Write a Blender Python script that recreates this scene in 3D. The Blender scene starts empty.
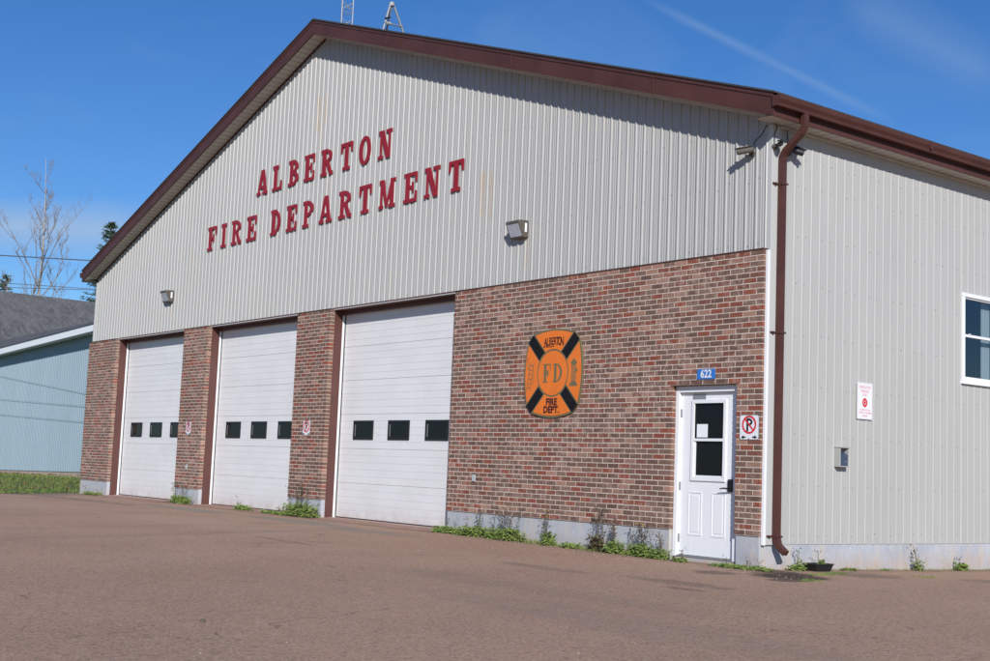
import bpy, bmesh, math, random
import numpy as np
from mathutils import Matrix, Vector
random.seed(7)
S = bpy.context.scene
R = math.radians

# ------------------------------------------------------------------ camera
YAW, PITCH, ROLL, FPX = 0.909772, 0.106587, 0.0403677, 1297.813
fw = Vector((-math.sin(YAW)*math.cos(PITCH), math.cos(YAW)*math.cos(PITCH), math.sin(PITCH)))
rt = Vector((math.cos(YAW), math.sin(YAW), 0)); up = rt.cross(fw)
r2 = rt*math.cos(ROLL)+up*math.sin(ROLL); u2 = -rt*math.sin(ROLL)+up*math.cos(ROLL)
cd = bpy.data.cameras.new('camera'); cam = bpy.data.objects.new('camera', cd); S.collection.objects.link(cam)
cam.matrix_world = Matrix(((r2.x, u2.x, -fw.x, 10.20187), (r2.y, u2.y, -fw.y, -12.08088), (r2.z, u2.z, -fw.z, 0.66086), (0, 0, 0, 1)))
cd.sensor_width = 36; cd.lens = FPX*36/990; cd.clip_start = .05; cd.clip_end = 3000
S.camera = cam

# ------------------------------------------------------------------ world and sun
SUN = Vector((1.42, -1.0, .90)).normalized()
EL = math.asin(SUN.z); AZ = math.atan2(SUN.x, SUN.y)
w = bpy.data.worlds.new('World'); S.world = w; w.use_nodes = True
nt = w.node_tree; N = nt.nodes; L = nt.links; N.clear()
out = N.new('ShaderNodeOutputWorld'); bg = N.new('ShaderNodeBackground'); bg.inputs[1].default_value = .075
sky = N.new('ShaderNodeTexSky'); sky.sky_type = 'NISHITA'; sky.sun_disc = False
sky.sun_elevation = EL; sky.sun_rotation = AZ; sky.air_density = 1.0; sky.dust_density = .15; sky.ozone_density = 2.6; sky.altitude = 300
# thin cirrus and one old contrail, laid out by direction on the sky dome
tc = N.new('ShaderNodeTexCoord')
mp = N.new('ShaderNodeMapping'); mp.inputs['Rotation'].default_value = (0, 0, R(-35)); mp.inputs['Scale'].default_value = (1.2, 5.5, 9.0)
L.new(tc.outputs['Generated'], mp.inputs[0])
nz = N.new('ShaderNodeTexNoise'); nz.inputs['Scale'].default_value = 1.7; nz.inputs['Detail'].default_value = 9; nz.inputs['Roughness'].default_value = .58; nz.inputs['Distortion'].default_value = .5
L.new(mp.outputs[0], nz.inputs[0])
cr = N.new('ShaderNodeValToRGB'); cr.color_ramp.elements[0].position = .50; cr.color_ramp.elements[1].position = .82
cr.color_ramp.elements[0].color = (0, 0, 0, 1); cr.color_ramp.elements[1].color = (.5, .5, .5, 1)
L.new(nz.outputs[0], cr.inputs[0])
def wm(op, a, b=None, c=None):
    n = N.new('ShaderNodeMath'); n.operation = op
    for i, v in enumerate((a, b, c)):
        if v is None: continue
        if isinstance(v, (int, float)): n.inputs[i].default_value = v
        else: L.new(v, n.inputs[i])
    return n.outputs[0]
def wdot(vec):
    n = N.new('ShaderNodeVectorMath'); n.operation = 'DOT_PRODUCT'; L.new(tc.outputs['Generated'], n.inputs[0]); n.inputs[1].default_value = vec
    return n.outputs['Value']
def pdir(u, v):
    return (fw + r2*((u-495)/FPX) - u2*((v-330.5)/FPX)).normalized()
def band(d0, d1, width, soft_noise, gain, ends=None):
    # a streak along the great circle through two directions of the sky
    pole = Vector(d0).cross(Vector(d1)).normalized()
    d = wm('ABSOLUTE', wdot(tuple(pole)))
    d = wm('ADD', d, wm('MULTIPLY', wm('SUBTRACT', soft_noise, .5), width*1.3))
    s = wm('SUBTRACT', 1.0, wm('DIVIDE', d, width)); s.node.use_clamp = True
    mid = (Vector(d0)+Vector(d1)).normalized(); lim = mid.dot(Vector(d0).normalized())
    e = wm('MULTIPLY', wm('SUBTRACT', wdot(tuple(mid)), lim), 1.0/(1-lim)*1.6); e.node.use_clamp = True
    s = wm('MULTIPLY', wm('MULTIPLY', s, e), wm('MULTIPLY', soft_noise, gain)); s.node.use_clamp = True
    return s
nz2 = N.new('ShaderNodeTexNoise'); nz2.inputs['Scale'].default_value = 30; nz2.inputs['Detail'].default_value = 6; L.new(tc.outputs['Generated'], nz2.inputs[0])
DL = Vector
con1 = band(Vector((-0.6748, 0.6483, 0.3526)), Vector((-0.5503, 0.7932, 0.2607)), .0050, nz2.outputs[0], .36)
con2 = band(Vector((-0.9700, 0.1900, 0.1530)), Vector((-0.9044, 0.393, 0.1661)), .024, nz.outputs[0], 1.35)
con3 = band(Vector((-0.5678, 0.7448, 0.3506)), Vector((-0.4842, 0.8276, 0.284)), .026, nz.outputs[0], .32)
cl = wm('MAXIMUM', wm('MULTIPLY', cr.outputs[0], .22), con1); cl = wm('MAXIMUM', cl, con2); cl = wm('MAXIMUM', cl, con3)
gam = N.new('ShaderNodeHueSaturation'); gam.inputs['Saturation'].default_value = 1.22; gam.inputs['Hue'].default_value = .5; gam.inputs['Value'].default_value = 1.0
L.new(sky.outputs[0], gam.inputs['Color'])
mx = N.new('ShaderNodeMix'); mx.data_type = 'RGBA'; mx.inputs['B'].default_value = (5.4, 7.0, 9.2, 1)
tn = N.new('ShaderNodeMix'); tn.data_type = 'RGBA'; tn.blend_type = 'MULTIPLY'; tn.inputs[0].default_value = 1
tn.inputs['B'].default_value = (.80, 1.06, 1.42, 1); L.new(gam.outputs[0], tn.inputs['A'])
L.new(cl, mx.inputs['Factor']); L.new(tn.outputs['Result'], mx.inputs['A'])
L.new(mx.outputs['Result'], bg.inputs[0]); L.new(bg.outputs[0], out.inputs[0])
sd = bpy.data.lights.new('sun', 'SUN'); sd.energy = 5.0; sd.angle = R(.5); sd.color = (1.0, .972, .945)
sun = bpy.data.objects.new('sun', sd); S.collection.objects.link(sun); sun.location = (30, -30, 40)
sun.rotation_euler = SUN.to_track_quat('Z', 'Y').to_euler()
S.view_settings.view_transform = 'Standard'; S.view_settings.look = 'None'; S.view_settings.exposure = 0.0; S.view_settings.gamma = 1; S.view_settings.use_curve_mapping = False

# ------------------------------------------------------------------ helpers
class MB:
    def __init__(s): s.v = []; s.f = []; s.m = []; s.c = []
    def add(s, vs, fs, m=0, c=None):
        b = len(s.v); s.v += [tuple(p) for p in vs]
        for f in fs: s.f.append(tuple(b+i for i in f)); s.m.append(m); s.c.append(c)
    def box(s, x0, x1, y0, y1, z0, z1, m=0, c=None):
        s.add([(x0,y0,z0),(x1,y0,z0),(x1,y1,z0),(x0,y1,z0),(x0,y0,z1),(x1,y0,z1),(x1,y1,z1),(x0,y1,z1)],
              [(0,3,2,1),(4,5,6,7),(0,1,5,4),(1,2,6,5),(2,3,7,6),(3,0,4,7)], m, c)
    def prism(s, a, b, m=0, c=None):      # two equal loops joined, with caps
        n = len(a); s.add(list(a)+list(b), [tuple(range(n))[::-1], tuple(range(n, 2*n))]+[(i, (i+1) % n, n+(i+1) % n, n+i) for i in range(n)], m, c)
    def tube(s, pts, rad, seg=6, m=0, cap=True, c=None):
        pts = [Vector(p) for p in pts]; n = len(pts)
        if not hasattr(rad, '__len__'): rad = [rad]*n
        b = len(s.v); prev = None
        for i, p in enumerate(pts):
            d = (pts[min(i+1, n-1)]-pts[max(i-1, 0)]).normalized()
            if prev is None: a = d.orthogonal().normalized()
            else:
                a = prev - d*prev.dot(d)
                a = a.normalized() if a.length > 1e-5 else d.orthogonal().normalized()
            prev = a; q = d.cross(a)
            for k in range(seg):
                t = 2*math.pi*k/seg; s.v.append(tuple(p+(a*math.cos(t)+q*math.sin(t))*rad[i]))
        for i in range(n-1):
            for k in range(seg):
                s.f.append((b+i*seg+k, b+i*seg+(k+1) % seg, b+(i+1)*seg+(k+1) % seg, b+(i+1)*seg+k)); s.m.append(m); s.c.append(c)
        if cap:
            s.f.append(tuple(b+k for k in range(seg))[::-1]); s.m.append(m); s.c.append(c)
            s.f.append(tuple(b+(n-1)*seg+k for k in range(seg))); s.m.append(m); s.c.append(c)
    def build(s, name, mats, parent=None, origin=None, smooth=False, bevel=0):
        off = Vector((0, 0, 0)); p = parent
        while p is not None: off += p.location; p = p.parent
        if origin is not None: off = off+Vector(origin)-off if parent is None else Vector(origin)
        base = off
        if not isinstance(mats, (list, tuple)): mats = [mats]
        me = bpy.data.meshes.new(name); me.from_pydata([(x-base.x, y-base.y, z-base.z) for x, y, z in s.v], [], s.f)
        for mt in mats: me.materials.append(mt)
        me.polygons.foreach_set('material_index', s.m)
        if any(c is not None for c in s.c):
            at = me.color_attributes.new('tint', 'FLOAT_COLOR', 'CORNER'); arr = []
            for poly, c in zip(me.polygons, s.c):
                c = c or (.5, .5, .5); arr += [c[0], c[1], c[2], 1.0]*poly.loop_total
            at.data.foreach_set('color', arr)
        if smooth: me.polygons.foreach_set('use_smooth', [True]*len(me.polygons))
        me.update()
        o = bpy.data.objects.new(name, me); S.collection.objects.link(o)
        if parent is not None:
            o.parent = parent; po = Vector((0, 0, 0)); p = parent
            while p is not None: po += p.location; p = p.parent
            o.location = base-po
        else: o.location = base
        if bevel:
            bv = o.modifiers.new('bevel', 'BEVEL'); bv.width = bevel; bv.segments = 2; bv.limit_method = 'ANGLE'
        return o
def tag(o, label=None, cat=None, group=None, kind=None):
    if label: o['label'] = label
    if cat: o['category'] = cat
    if group: o['group'] = group
    if kind: o['kind'] = kind
    return o
def empty(name, loc, label=None, cat=None, group=None):
    o = bpy.data.objects.new(name, None); S.collection.objects.link(o); o.location = loc; o.empty_display_size = .2
    return tag(o, label, cat, group)

def mat(name, col, rough=.6, noise=0, nscale=8, metal=0, spec=.5, bump=0, bscale=60, col2=None, coat=0, vert=False):
    m = bpy.data.materials.new(name); m.use_nodes = True; t = m.node_tree; n = t.nodes; l = t.links
    b = n['Principled BSDF']; b.inputs['Roughness'].default_value = rough; b.inputs['Metallic'].default_value = metal
    b.inputs['Specular IOR Level'].default_value = spec; b.inputs['Base Color'].default_value = (*col, 1); b.inputs['Coat Weight'].default_value = coat
    tcn = n.new('ShaderNodeTexCoord')
    if noise or col2:
        z = n.new('ShaderNodeTexNoise'); z.inputs['Scale'].default_value = nscale; z.inputs['Detail'].default_value = 7; z.inputs['Roughness'].default_value = .62
        if vert:
            mpn = n.new('ShaderNodeMapping'); mpn.inputs['Scale'].default_value = (1, 1, .12); l.new(tcn.outputs['Object'], mpn.inputs[0]); l.new(mpn.outputs[0], z.inputs[0])
        else: l.new(tcn.outputs['Object'], z.inputs[0])
        r = n.new('ShaderNodeValToRGB'); r.color_ramp.elements[0].position = .32; r.color_ramp.elements[1].position = .68
        c2 = col2 or tuple(min(1, c*(1+noise)) for c in col); c1 = col if col2 else tuple(c*(1-noise) for c in col)
        r.color_ramp.elements[0].color = (*c1, 1); r.color_ramp.elements[1].color = (*c2, 1)
        l.new(z.outputs[0], r.inputs[0]); l.new(r.outputs[0], b.inputs['Base Color'])
    if bump:
        z2 = n.new('ShaderNodeTexNoise'); z2.inputs['Scale'].default_value = bscale; z2.inputs['Detail'].default_value = 4; l.new(tcn.outputs['Object'], z2.inputs[0])
        bn = n.new('ShaderNodeBump'); bn.inputs['Strength'].default_value = bump; bn.inputs['Distance'].default_value = .01
        l.new(z2.outputs[0], bn.inputs['Height']); l.new(bn.outputs[0], b.inputs['Normal'])
    return m
class NG:      # small node-graph helper
    def __init__(s, m): s.t = m.node_tree; s.n = s.t.nodes; s.l = s.t.links; s.tc = s.n.new('ShaderNodeTexCoord')
    def math(s, op, a, b=None, c=None, clamp=False):
        n = s.n.new('ShaderNodeMath'); n.operation = op; n.use_clamp = clamp
        for i, v in enumerate((a, b, c)):
            if v is None: continue
            if isinstance(v, (int, float)): n.inputs[i].default_value = v
            else: s.l.new(v, n.inputs[i])
        return n.outputs[0]
    def noise(s, scale, detail=5, rough=.6, mp=None, vec='Object', dist=0):
        z = s.n.new('ShaderNodeTexNoise'); z.inputs['Scale'].default_value = scale; z.inputs['Detail'].default_value = detail
        z.inputs['Roughness'].default_value = rough; z.inputs['Distortion'].default_value = dist
        if mp:
            q = s.n.new('ShaderNodeMapping'); q.inputs['Scale'].default_value = mp; s.l.new(s.tc.outputs[vec], q.inputs[0]); s.l.new(q.outputs[0], z.inputs[0])
        else: s.l.new(s.tc.outputs[vec], z.inputs[0])
        return z.outputs[0]
    def ramp(s, v, p0, c0, p1, c1):
        r = s.n.new('ShaderNodeValToRGB'); e = r.color_ramp.elements; e[0].position = p0; e[1].position = p1
        e[0].color = (*c0, 1) if hasattr(c0, '__len__') else (c0, c0, c0, 1); e[1].color = (*c1, 1) if hasattr(c1, '__len__') else (c1, c1, c1, 1)
        s.l.new(v, r.inputs[0]); return r.outputs[0]
    def mix(s, f, a, b, mode='MIX'):
        n = s.n.new('ShaderNodeMix'); n.data_type = 'RGBA'; n.blend_type = mode
        for k, v in (('Factor', f), ('A', a), ('B', b)):
            i = n.inputs[k] if k == 'Factor' else [q for q in n.inputs if q.name == k and q.type == 'RGBA'][0]
            if k == 'Factor': i = n.inputs[0]
            if isinstance(v, (int, float)): i.default_value = v if k == 'Factor' else (v, v, v, 1)
            elif isinstance(v, tuple): i.default_value = (*v, 1)
            else: s.l.new(v, i)
        return [q for q in n.outputs if q.type == 'RGBA'][0]
    def xyz(s):
        gp = s.n.new('ShaderNodeNewGeometry'); q = s.n.new('ShaderNodeSeparateXYZ'); s.l.new(gp.outputs['Position'], q.inputs[0]); return q.outputs
    def bump(s, h, strength=.3, dist=.01):
        b = s.n.new('ShaderNodeBump'); b.inputs['Strength'].default_value = strength; b.inputs['Distance'].default_value = dist
        s.l.new(h, b.inputs['Height']); s.l.new(b.outputs[0], s.n['Principled BSDF'].inputs['Normal'])
    def base(s, c): s.l.new(c, s.n['Principled BSDF'].inputs['Base Color'])

# ------------------------------------------------------------------ materials
def siding_mat(name, col, streaks=()):
    m = mat(name, col, .42, spec=.4); g = NG(m)
    n1 = g.noise(1.3, 6, .6, (1, 1, .35)); c = g.ramp(n1, .3, tuple(v*.955 for v in col), .7, tuple(v*1.02 for v in col))
    n3 = g.noise(14, 5, .6, (1, 1, .05)); c = g.mix(g.ramp(n3, .45, 0.0, .8, .10), c, (.36, .34, .30))
    X = g.xyz(); n2 = g.noise(9, 6, .7, (1, 1, .5)); tot = None
    for (x0, wd, z0, z1, amt) in streaks:
        a = g.math('SUBTRACT', 1, g.math('DIVIDE', g.math('ABSOLUTE', g.math('SUBTRACT', X[0], x0)), wd), clamp=True)
        b = g.math('MULTIPLY', g.math('MULTIPLY', g.math('SUBTRACT', X[2], z0), 7, clamp=True), g.math('MULTIPLY', g.math('SUBTRACT', z1, X[2]), 14, clamp=True))
        q = g.math('MULTIPLY', g.math('MULTIPLY', g.math('MULTIPLY', a, 1.8, clamp=True), b), amt)
        tot = q if tot is None else g.math('MAXIMUM', tot, q)
    if tot is not None:
        f = g.math('MULTIPLY', tot, g.ramp(n2, .34, 0.25, .55, 1.0)); c = g.mix(f, c, (.42, .34, .26))
    sh = g.n.new('ShaderNodeTexWhiteNoise'); sh.noise_dimensions = '2D'; cb = g.n.new('ShaderNodeCombineXYZ')
    for i in (0, 1): g.l.new(g.math('FLOOR', g.math('DIVIDE', g.math('ADD', X[i], 3.868 if i == 0 else -.05), .9906)), cb.inputs[i])
    g.l.new(cb.outputs[0], sh.inputs['Vector']); c = g.mix(g.math('MULTIPLY', sh.outputs['Value'], .10), c, tuple(v*.72 for v in col))
    g.base(c); g.bump(g.noise(2.2, 2, .5, (1, 1, .25)), .25, .03); return m
M = {}
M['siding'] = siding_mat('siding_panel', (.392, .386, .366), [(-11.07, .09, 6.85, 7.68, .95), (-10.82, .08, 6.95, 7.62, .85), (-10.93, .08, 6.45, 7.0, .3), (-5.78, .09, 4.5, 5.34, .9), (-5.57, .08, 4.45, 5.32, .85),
                                                               (-16.35, .045, 4.3, 5.25, .7), (-16.15, .04, 4.2, 5.15, .6), (-17.2, .08, 3.55, 4.2, .3), (-4.62, .08, 3.6, 4.25, .4), (-10.6, .15, 5.5, 6.0, .25), (-8.3, .05, 3.5, 4.0, .3), (-13.2, .06, 3.5, 4.1, .25)])
M['siding_side'] = siding_mat('siding_panel_side', (.418, .412, .388))  # same paint; the front colour is kept darker to mimic its weaker sunlight
M['screw'] = mat('screw_head', (.22, .21, .20), .5)
M['trim'] = mat('corner_trim', (.46, .46, .44), .45)
M['brown'] = mat('brown_metal', (.076, .030, .024), .50, .16, 2.2, spec=.26, bump=.15, bscale=5)
M['brown_dk'] = mat('brown_steel', (.095, .036, .029), .5, .12, 2.5)
M['soffit'] = mat('soffit_panel', (.50, .47, .42), .6, .08, 2)
M['shingle_dark'] = mat('roof_shingle', (.045, .042, .04), .9, .3, 20)
M['white'] = mat('white_paint', (.74, .75, .76), .35, .03, 2)
def door_mat():
    m = mat('door_enamel', (.70, .71, .73), .38); g = NG(m)
    c = g.ramp(g.noise(1.2, 6, .6, (1, 1, 1.8)), .3, (.66, .655, .645), .7, (.725, .72, .715))
    c = g.mix(g.ramp(g.noise(16, 5, .65, (1, 1, .06)), .5, 0.0, .85, .12), c, (.50, .47, .42))
    X = g.xyz(); f = g.math('SUBTRACT', 1, g.math('DIVIDE', g.math('ADD', X[2], .33), .45), clamp=True)
    f = g.math('MULTIPLY', g.math('MULTIPLY', f, f), g.ramp(g.noise(5), .35, .2, .7, .9))
    c = g.mix(f, c, (.48, .36, .29)); g.base(c); return m
M['door'] = door_mat()
M['groove'] = mat('door_joint', (.54, .50, .43), .6, .15, 4)
M['groove2'] = mat('door_rib', (.67, .67, .68), .5, .05, 4)
M['black'] = mat('black_plastic', (.012, .012, .013), .45)
M['rubber'] = mat('rubber_seal', (.03, .028, .027), .8)
def glass_mat(name, tint, rough=.03):
    m = mat(name, tint, rough, spec=.16); m.node_tree.nodes['Principled BSDF'].inputs['IOR'].default_value = 1.42; return m
M['glass_dark'] = glass_mat('dark_glass', (.009, .011, .013), .06)
def clear_glass():
    m = bpy.data.materials.new('window_glass'); m.use_nodes = True; t = m.node_tree; n = t.nodes; l = t.links; n.remove(n['Principled BSDF'])
    a = n.new('ShaderNodeBsdfTransparent'); a.inputs[0].default_value = (.72, .80, .84, 1); b = n.new('ShaderNodeBsdfGlossy'); b.inputs['Roughness'].default_value = .02
    lw = n.new('ShaderNodeLayerWeight'); lw.inputs['Blend'].default_value = .5; pw = n.new('ShaderNodeMath'); pw.operation = 'POWER'; pw.inputs[1].default_value = 3; l.new(lw.outputs['Facing'], pw.inputs[0]); f = n.new('ShaderNodeMath'); f.operation = 'MULTIPLY_ADD'; l.new(pw.outputs[0], f.inputs[0]); f.inputs[1].default_value = .7; f.inputs[2].default_value = .13; mxx = n.new('ShaderNodeMixShader')
    l.new(f.outputs[0], mxx.inputs[0]); l.new(a.outputs[0], mxx.inputs[1]); l.new(b.outputs[0], mxx.inputs[2]); l.new(mxx.outputs[0], n['Material Output'].inputs[0]); return m
M['glass'] = clear_glass()
def concrete_mat():
    m = mat('painted_concrete', (.4, .41, .44), .85); g = NG(m)
    c = g.ramp(g.noise(2.2, 7, .65), .3, (.33, .345, .38), .7, (.43, .445, .475))
    c = g.mix(g.ramp(g.noise(7, 6, .7, (1, 1, .22)), .50, 0.0, .68, .8), c, (.50, .44, .37))
    c = g.mix(g.ramp(g.noise(26, 6, .75, (1, 1, .5)), .58, 0.0, .66, .7), c, (.60, .59, .58))
    X = g.xyz(); f = g.math('SUBTRACT', 1, g.math('DIVIDE', g.math('ADD', X[2], .46), .30), clamp=True)
    f = g.math('MULTIPLY', f, g.ramp(g.noise(6, 6, .7), .35, .15, .6, 1.0)); c = g.mix(f, c, (.42, .31, .23))
    g.base(c); g.bump(g.noise(40), .35, .006); return m
M['concrete'] = concrete_mat()
M['mortar'] = mat('mortar', (.56, .47, .40), .95, .14, 30, bump=.4, bscale=120)
def brick_mat():
    m = mat('brick', (.3, .1, .07), .88, spec=.25); g = NG(m)
    a = g.n.new('ShaderNodeVertexColor'); a.layer_name = 'tint'
    c = g.mix(g.ramp(g.noise(38, 6, .7), .35, 0.0, .7, .45), a.outputs[0], (.16, .085, .065))
    f = g.math('MULTIPLY', g.ramp(g.noise(14, 7, .75), .48, 0.0, .64, .75), g.ramp(g.noise(.9, 3), .40, .15, .62, 1.0)); c = g.mix(f, c, (.43, .295, .23))
    f2 = g.ramp(g.noise(70, 5, .7), .56, 0.0, .7, .45); c = g.mix(f2, c, (.40, .29, .23))
    g.base(c); g.bump(g.noise(90), .5, .004); return m
M['brick'] = brick_mat()
def asphalt_mat():
    m = mat('asphalt', (.12, .09, .075), .93, spec=.25); g = NG(m)
    c = g.ramp(g.noise(.35, 8, .62), .30, (.330, .203, .136), .70, (.405, .258, .176))
    c = g.mix(g.ramp(g.noise(.9, 7, .7, (.45, 1.5, 1)), .52, 0.0, .8, .35), c, (.245, .175, .132))
    # fine stone chips
    v = g.n.new('ShaderNodeTexVoronoi'); v.inputs['Scale'].default_value = 60; g.l.new(g.tc.outputs['Object'], v.inputs[0])
    sp = g.n.new('ShaderNodeSeparateColor'); g.l.new(v.outputs['Color'], sp.inputs[0])
    c = g.mix(g.ramp(sp.outputs[0], .70, 0.0, 1.0, .6), c, (.47, .36, .28))
    c = g.mix(g.ramp(sp.outputs[1], .66, 0.0, 1.0, .65), c, (.11, .08, .066))
    v2 = g.n.new('ShaderNodeTexVoronoi'); v2.inputs['Scale'].default_value = 26; g.l.new(g.tc.outputs['Object'], v2.inputs[0])
    sp2 = g.n.new('ShaderNodeSeparateColor'); g.l.new(v2.outputs['Color'], sp2.inputs[0])
    c = g.mix(g.ramp(sp2.outputs[0], .985, 0.0, .995, .35), c, (.38, .33, .30))
    # oily stains, a greenish worn patch by the doors, a dark band far left
    X = g.xyz()
    def blob(cx, cy, rx, ry, nsc=.9, edge=.35):
        a = g.math('DIVIDE', g.math('SUBTRACT', X[0], cx), rx); b = g.math('DIVIDE', g.math('SUBTRACT', X[1], cy), ry)
        d = g.math('SQRT', g.math('ADD', g.math('MULTIPLY', a, a), g.math('MULTIPLY', b, b)))
        d = g.math('ADD', d, g.math('MULTIPLY', g.math('SUBTRACT', g.noise(nsc, 7, .7), .5), 1.6))
        return g.math('MULTIPLY', g.math('DIVIDE', g.math('SUBTRACT', 1, d), edge, clamp=True), g.ramp(g.noise(nsc*5, 6, .75), .35, .35, .6, 1.0))
    for (cx, cy, rx, ry, col, am, ns) in [(.75, -.45, .55, .42, (.050, .034, .026), 1.3, 3.5), (.30, -.10, .5, .25, (.06, .04, .03), 1.2, 4), (1.05, -.85, .22, .30, (.09, .058, .045), 1.2, 5), (.1, -.95, .30, .30, (.10, .07, .058), .8, 5), (.75, .9, .5, .6, (.08, .062, .052), .6, 4), (.85, -2.3, .8, .22, (.11, .08, .066), .55, 3), (1.35, -2.75, .30, .12, (.08, .06, .05), .6, 5),
                                      (-9.3, -1.05, 1.6, .35, (.17, .185, .165), .75, 1.2), (-13.5, -1.2, 2.2, .4, (.17, .185, .165), .75, 1.2), (-6.8, -1.3, 1.7, .3, (.17, .18, .16), .6, 1.2), (-17.5, -1.7, 3.4, .35, (.12, .115, .11), .6, 1),
                                      (-17, -3.6, 6, 1.0, (.40, .27, .215), .45, .6), (-8.5, -3.0, 3.5, .8, (.40, .28, .22), .35, .8), (3, -5.2, 3, .5, (.22, .165, .14), .4, 1), (.5, -4.2, 2.5, .35, (.2, .155, .13), .35, 1.3), (-5, -3.6, 1.0, .12, (.14, .10, .085), .5, 2),
                                      (-21.5, -1.2, 2.0, 1.0, (.10, .095, .09), .7, .6), (1.6, 2.2, .35, .6, (.12, .09, .078), .55, 4), (2.9, 1.6, .3, .5, (.13, .10, .085), .5, 4), (-1.0, -2.6, .9, .2, (.13, .10, .085), .45, 3)]:
        c = g.mix(g.math('MULTIPLY', blob(cx, cy, rx, ry, ns), am), c, col)
    nw = g.ramp(g.noise(4, 6, .7), .3, .0, .7, 1.0)
    def along(d, w_): return g.math('SUBTRACT', 1, g.math('DIVIDE', g.math('ABSOLUTE', d), w_), clamp=True)
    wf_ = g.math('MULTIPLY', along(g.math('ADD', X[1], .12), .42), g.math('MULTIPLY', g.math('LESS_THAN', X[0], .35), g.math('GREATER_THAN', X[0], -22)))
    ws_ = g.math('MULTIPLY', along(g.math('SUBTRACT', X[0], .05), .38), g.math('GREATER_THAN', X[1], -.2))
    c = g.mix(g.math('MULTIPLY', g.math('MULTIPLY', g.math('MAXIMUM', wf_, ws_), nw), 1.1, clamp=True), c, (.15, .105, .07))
    # worn wheel paths leading out of each bay
    tw = g.math('ADD', X[0], g.math('MULTIPLY', X[1], .22)); tt = None
    for cx in (-18.2, -13.2, -8.2):
        for o_ in (-.85, .85):
            k_ = along(g.math('SUBTRACT', tw, cx+o_), .34); tt = k_ if tt is None else g.math('MAXIMUM', tt, k_)
    tt = g.math('MULTIPLY', g.math('MULTIPLY', tt, g.math('LESS_THAN', X[1], -.4)), g.ramp(g.noise(1.3, 6, .7), .38, .0, .62, .5)); c = g.mix(tt, c, (.20, .15, .125))
    vc = g.n.new('ShaderNodeTexVoronoi'); vc.feature = 'DISTANCE_TO_EDGE'; vc.inputs['Scale'].default_value = .34
    wv = g.n.new('ShaderNodeVectorMath'); wv.operation = 'MULTIPLY_ADD'; nn = g.n.new('ShaderNodeTexNoise'); nn.inputs['Scale'].default_value = 1.6; nn.inputs['Detail'].default_value = 6
    g.l.new(g.tc.outputs['Object'], nn.inputs[0]); g.l.new(nn.outputs['Color'], wv.inputs[0]); wv.inputs[1].default_value = (1.3, 1.3, 0); g.l.new(g.tc.outputs['Object'], wv.inputs[2]); g.l.new(wv.outputs[0], vc.inputs[0])
    ck = g.math('MULTIPLY', g.ramp(vc.outputs['Distance'], .0, 1.0, .008, 0.0), g.ramp(g.noise(.6, 4), .50, 0.0, .60, .6)); c = g.mix(ck, c, (.07, .055, .048))
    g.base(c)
    g.bump(g.math('ADD', g.noise(110, 3), g.math('MULTIPLY', v.outputs['Distance'], .8)), .55, .006); return m
M['asphalt'] = asphalt_mat()
M['apron'] = mat('apron_concrete', (.24, .13, .095), .92, bump=.4, bscale=60, col2=(.34, .20, .15), nscale=5)
def soil_mat():
    m = mat('lawn_soil', (.06, .08, .03), .95); g = NG(m)
    c = g.ramp(g.noise(2.2, 8, .7), .32, (.035, .055, .016), .7, (.085, .10, .035))
    c = g.mix(g.ramp(g.noise(.8, 6, .7), .55, 0.0, .7, .7), c, (.10, .08, .045)); g.base(c); g.bump(g.noise(25), .8, .03); return m
M['soil'] = soil_mat()
M['grass'] = mat('grass_blade', (.07, .15, .02), .7, nscale=1.2, col2=(.21, .23, .05))
M['leaf_dry'] = mat('fallen_leaf', (.42, .30, .12), .8, nscale=3, col2=(.22, .12, .05))
M['leaf'] = mat('weed_leaf', (.10, .19, .03), .6, nscale=7, col2=(.24, .30, .07))
M['leaf_red'] = mat('weed_leaf_red', (.13, .03, .03), .6, nscale=9, col2=(.08, .08, .03))
M['stalk'] = mat('weed_stalk', (.10, .085, .05), .8)
M['seed'] = mat('dry_seed_head', (.06, .045, .035), .9)
M['flower'] = mat('yellow_flower', (.6, .5, .03), .7)
M['blue'] = siding_mat('blue_siding', (.265, .345, .39))
M['fascia_w'] = mat('white_fascia', (.90, .90, .90), .5)
def shingle_grey():
    m = mat('grey_shingle', (.1, .1, .1), .92, spec=.2); g = NG(m)
    bt = g.n.new('ShaderNodeTexBrick'); bt.inputs['Scale'].default_value = 1; bt.inputs['Brick Width'].default_value = .33; bt.inputs['Row Height'].default_value = .14
    bt.inputs['Mortar Size'].default_value = .012; bt.inputs['Color1'].default_value = (.07, .071, .073, 1); bt.inputs['Color2'].default_value = (.13, .13, .132, 1); bt.inputs['Mortar'].default_value = (.05, .05, .05, 1)
    g.l.new(g.tc.outputs['Object'], bt.inputs[0])
    c = g.mix(g.ramp(g.noise(1.6, 8, .75), .35, 0.0, .65, .5), bt.outputs[0], (.17, .17, .17)); g.base(c); g.bump(g.noise(30), .5, .02); return m
M['shingle_grey'] = shingle_grey()
M['red'] = mat('red_letter_paint', (.27, .009, .016), .5, .06, 6)
M['bronze'] = mat('bronze_housing', (.10, .085, .07), .5, .1, 10)
M['lens'] = mat('frosted_lens', (.42, .45, .50), .2, .12, 12)
M['alu'] = mat('galvanised_steel', (.30, .32, .34), .45, .1, 14, metal=.4)
M['orange'] = mat('badge_orange', (.72, .17, .018), .5, .06, 4)
M['olive'] = mat('badge_outline', (.15, .125, .06), .5)
M['badge_black'] = mat('badge_black', (.008, .008, .009), .7, spec=.12, nscale=22, col2=(.014, .014, .016))
M['maroon'] = mat('badge_maroon', (.045, .008, .007), .5)
M['sign_white'] = mat('sign_white', (.72, .73, .74), .35)
M['sign_red'] = mat('sign_red', (.58, .02, .03), .4)
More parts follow.
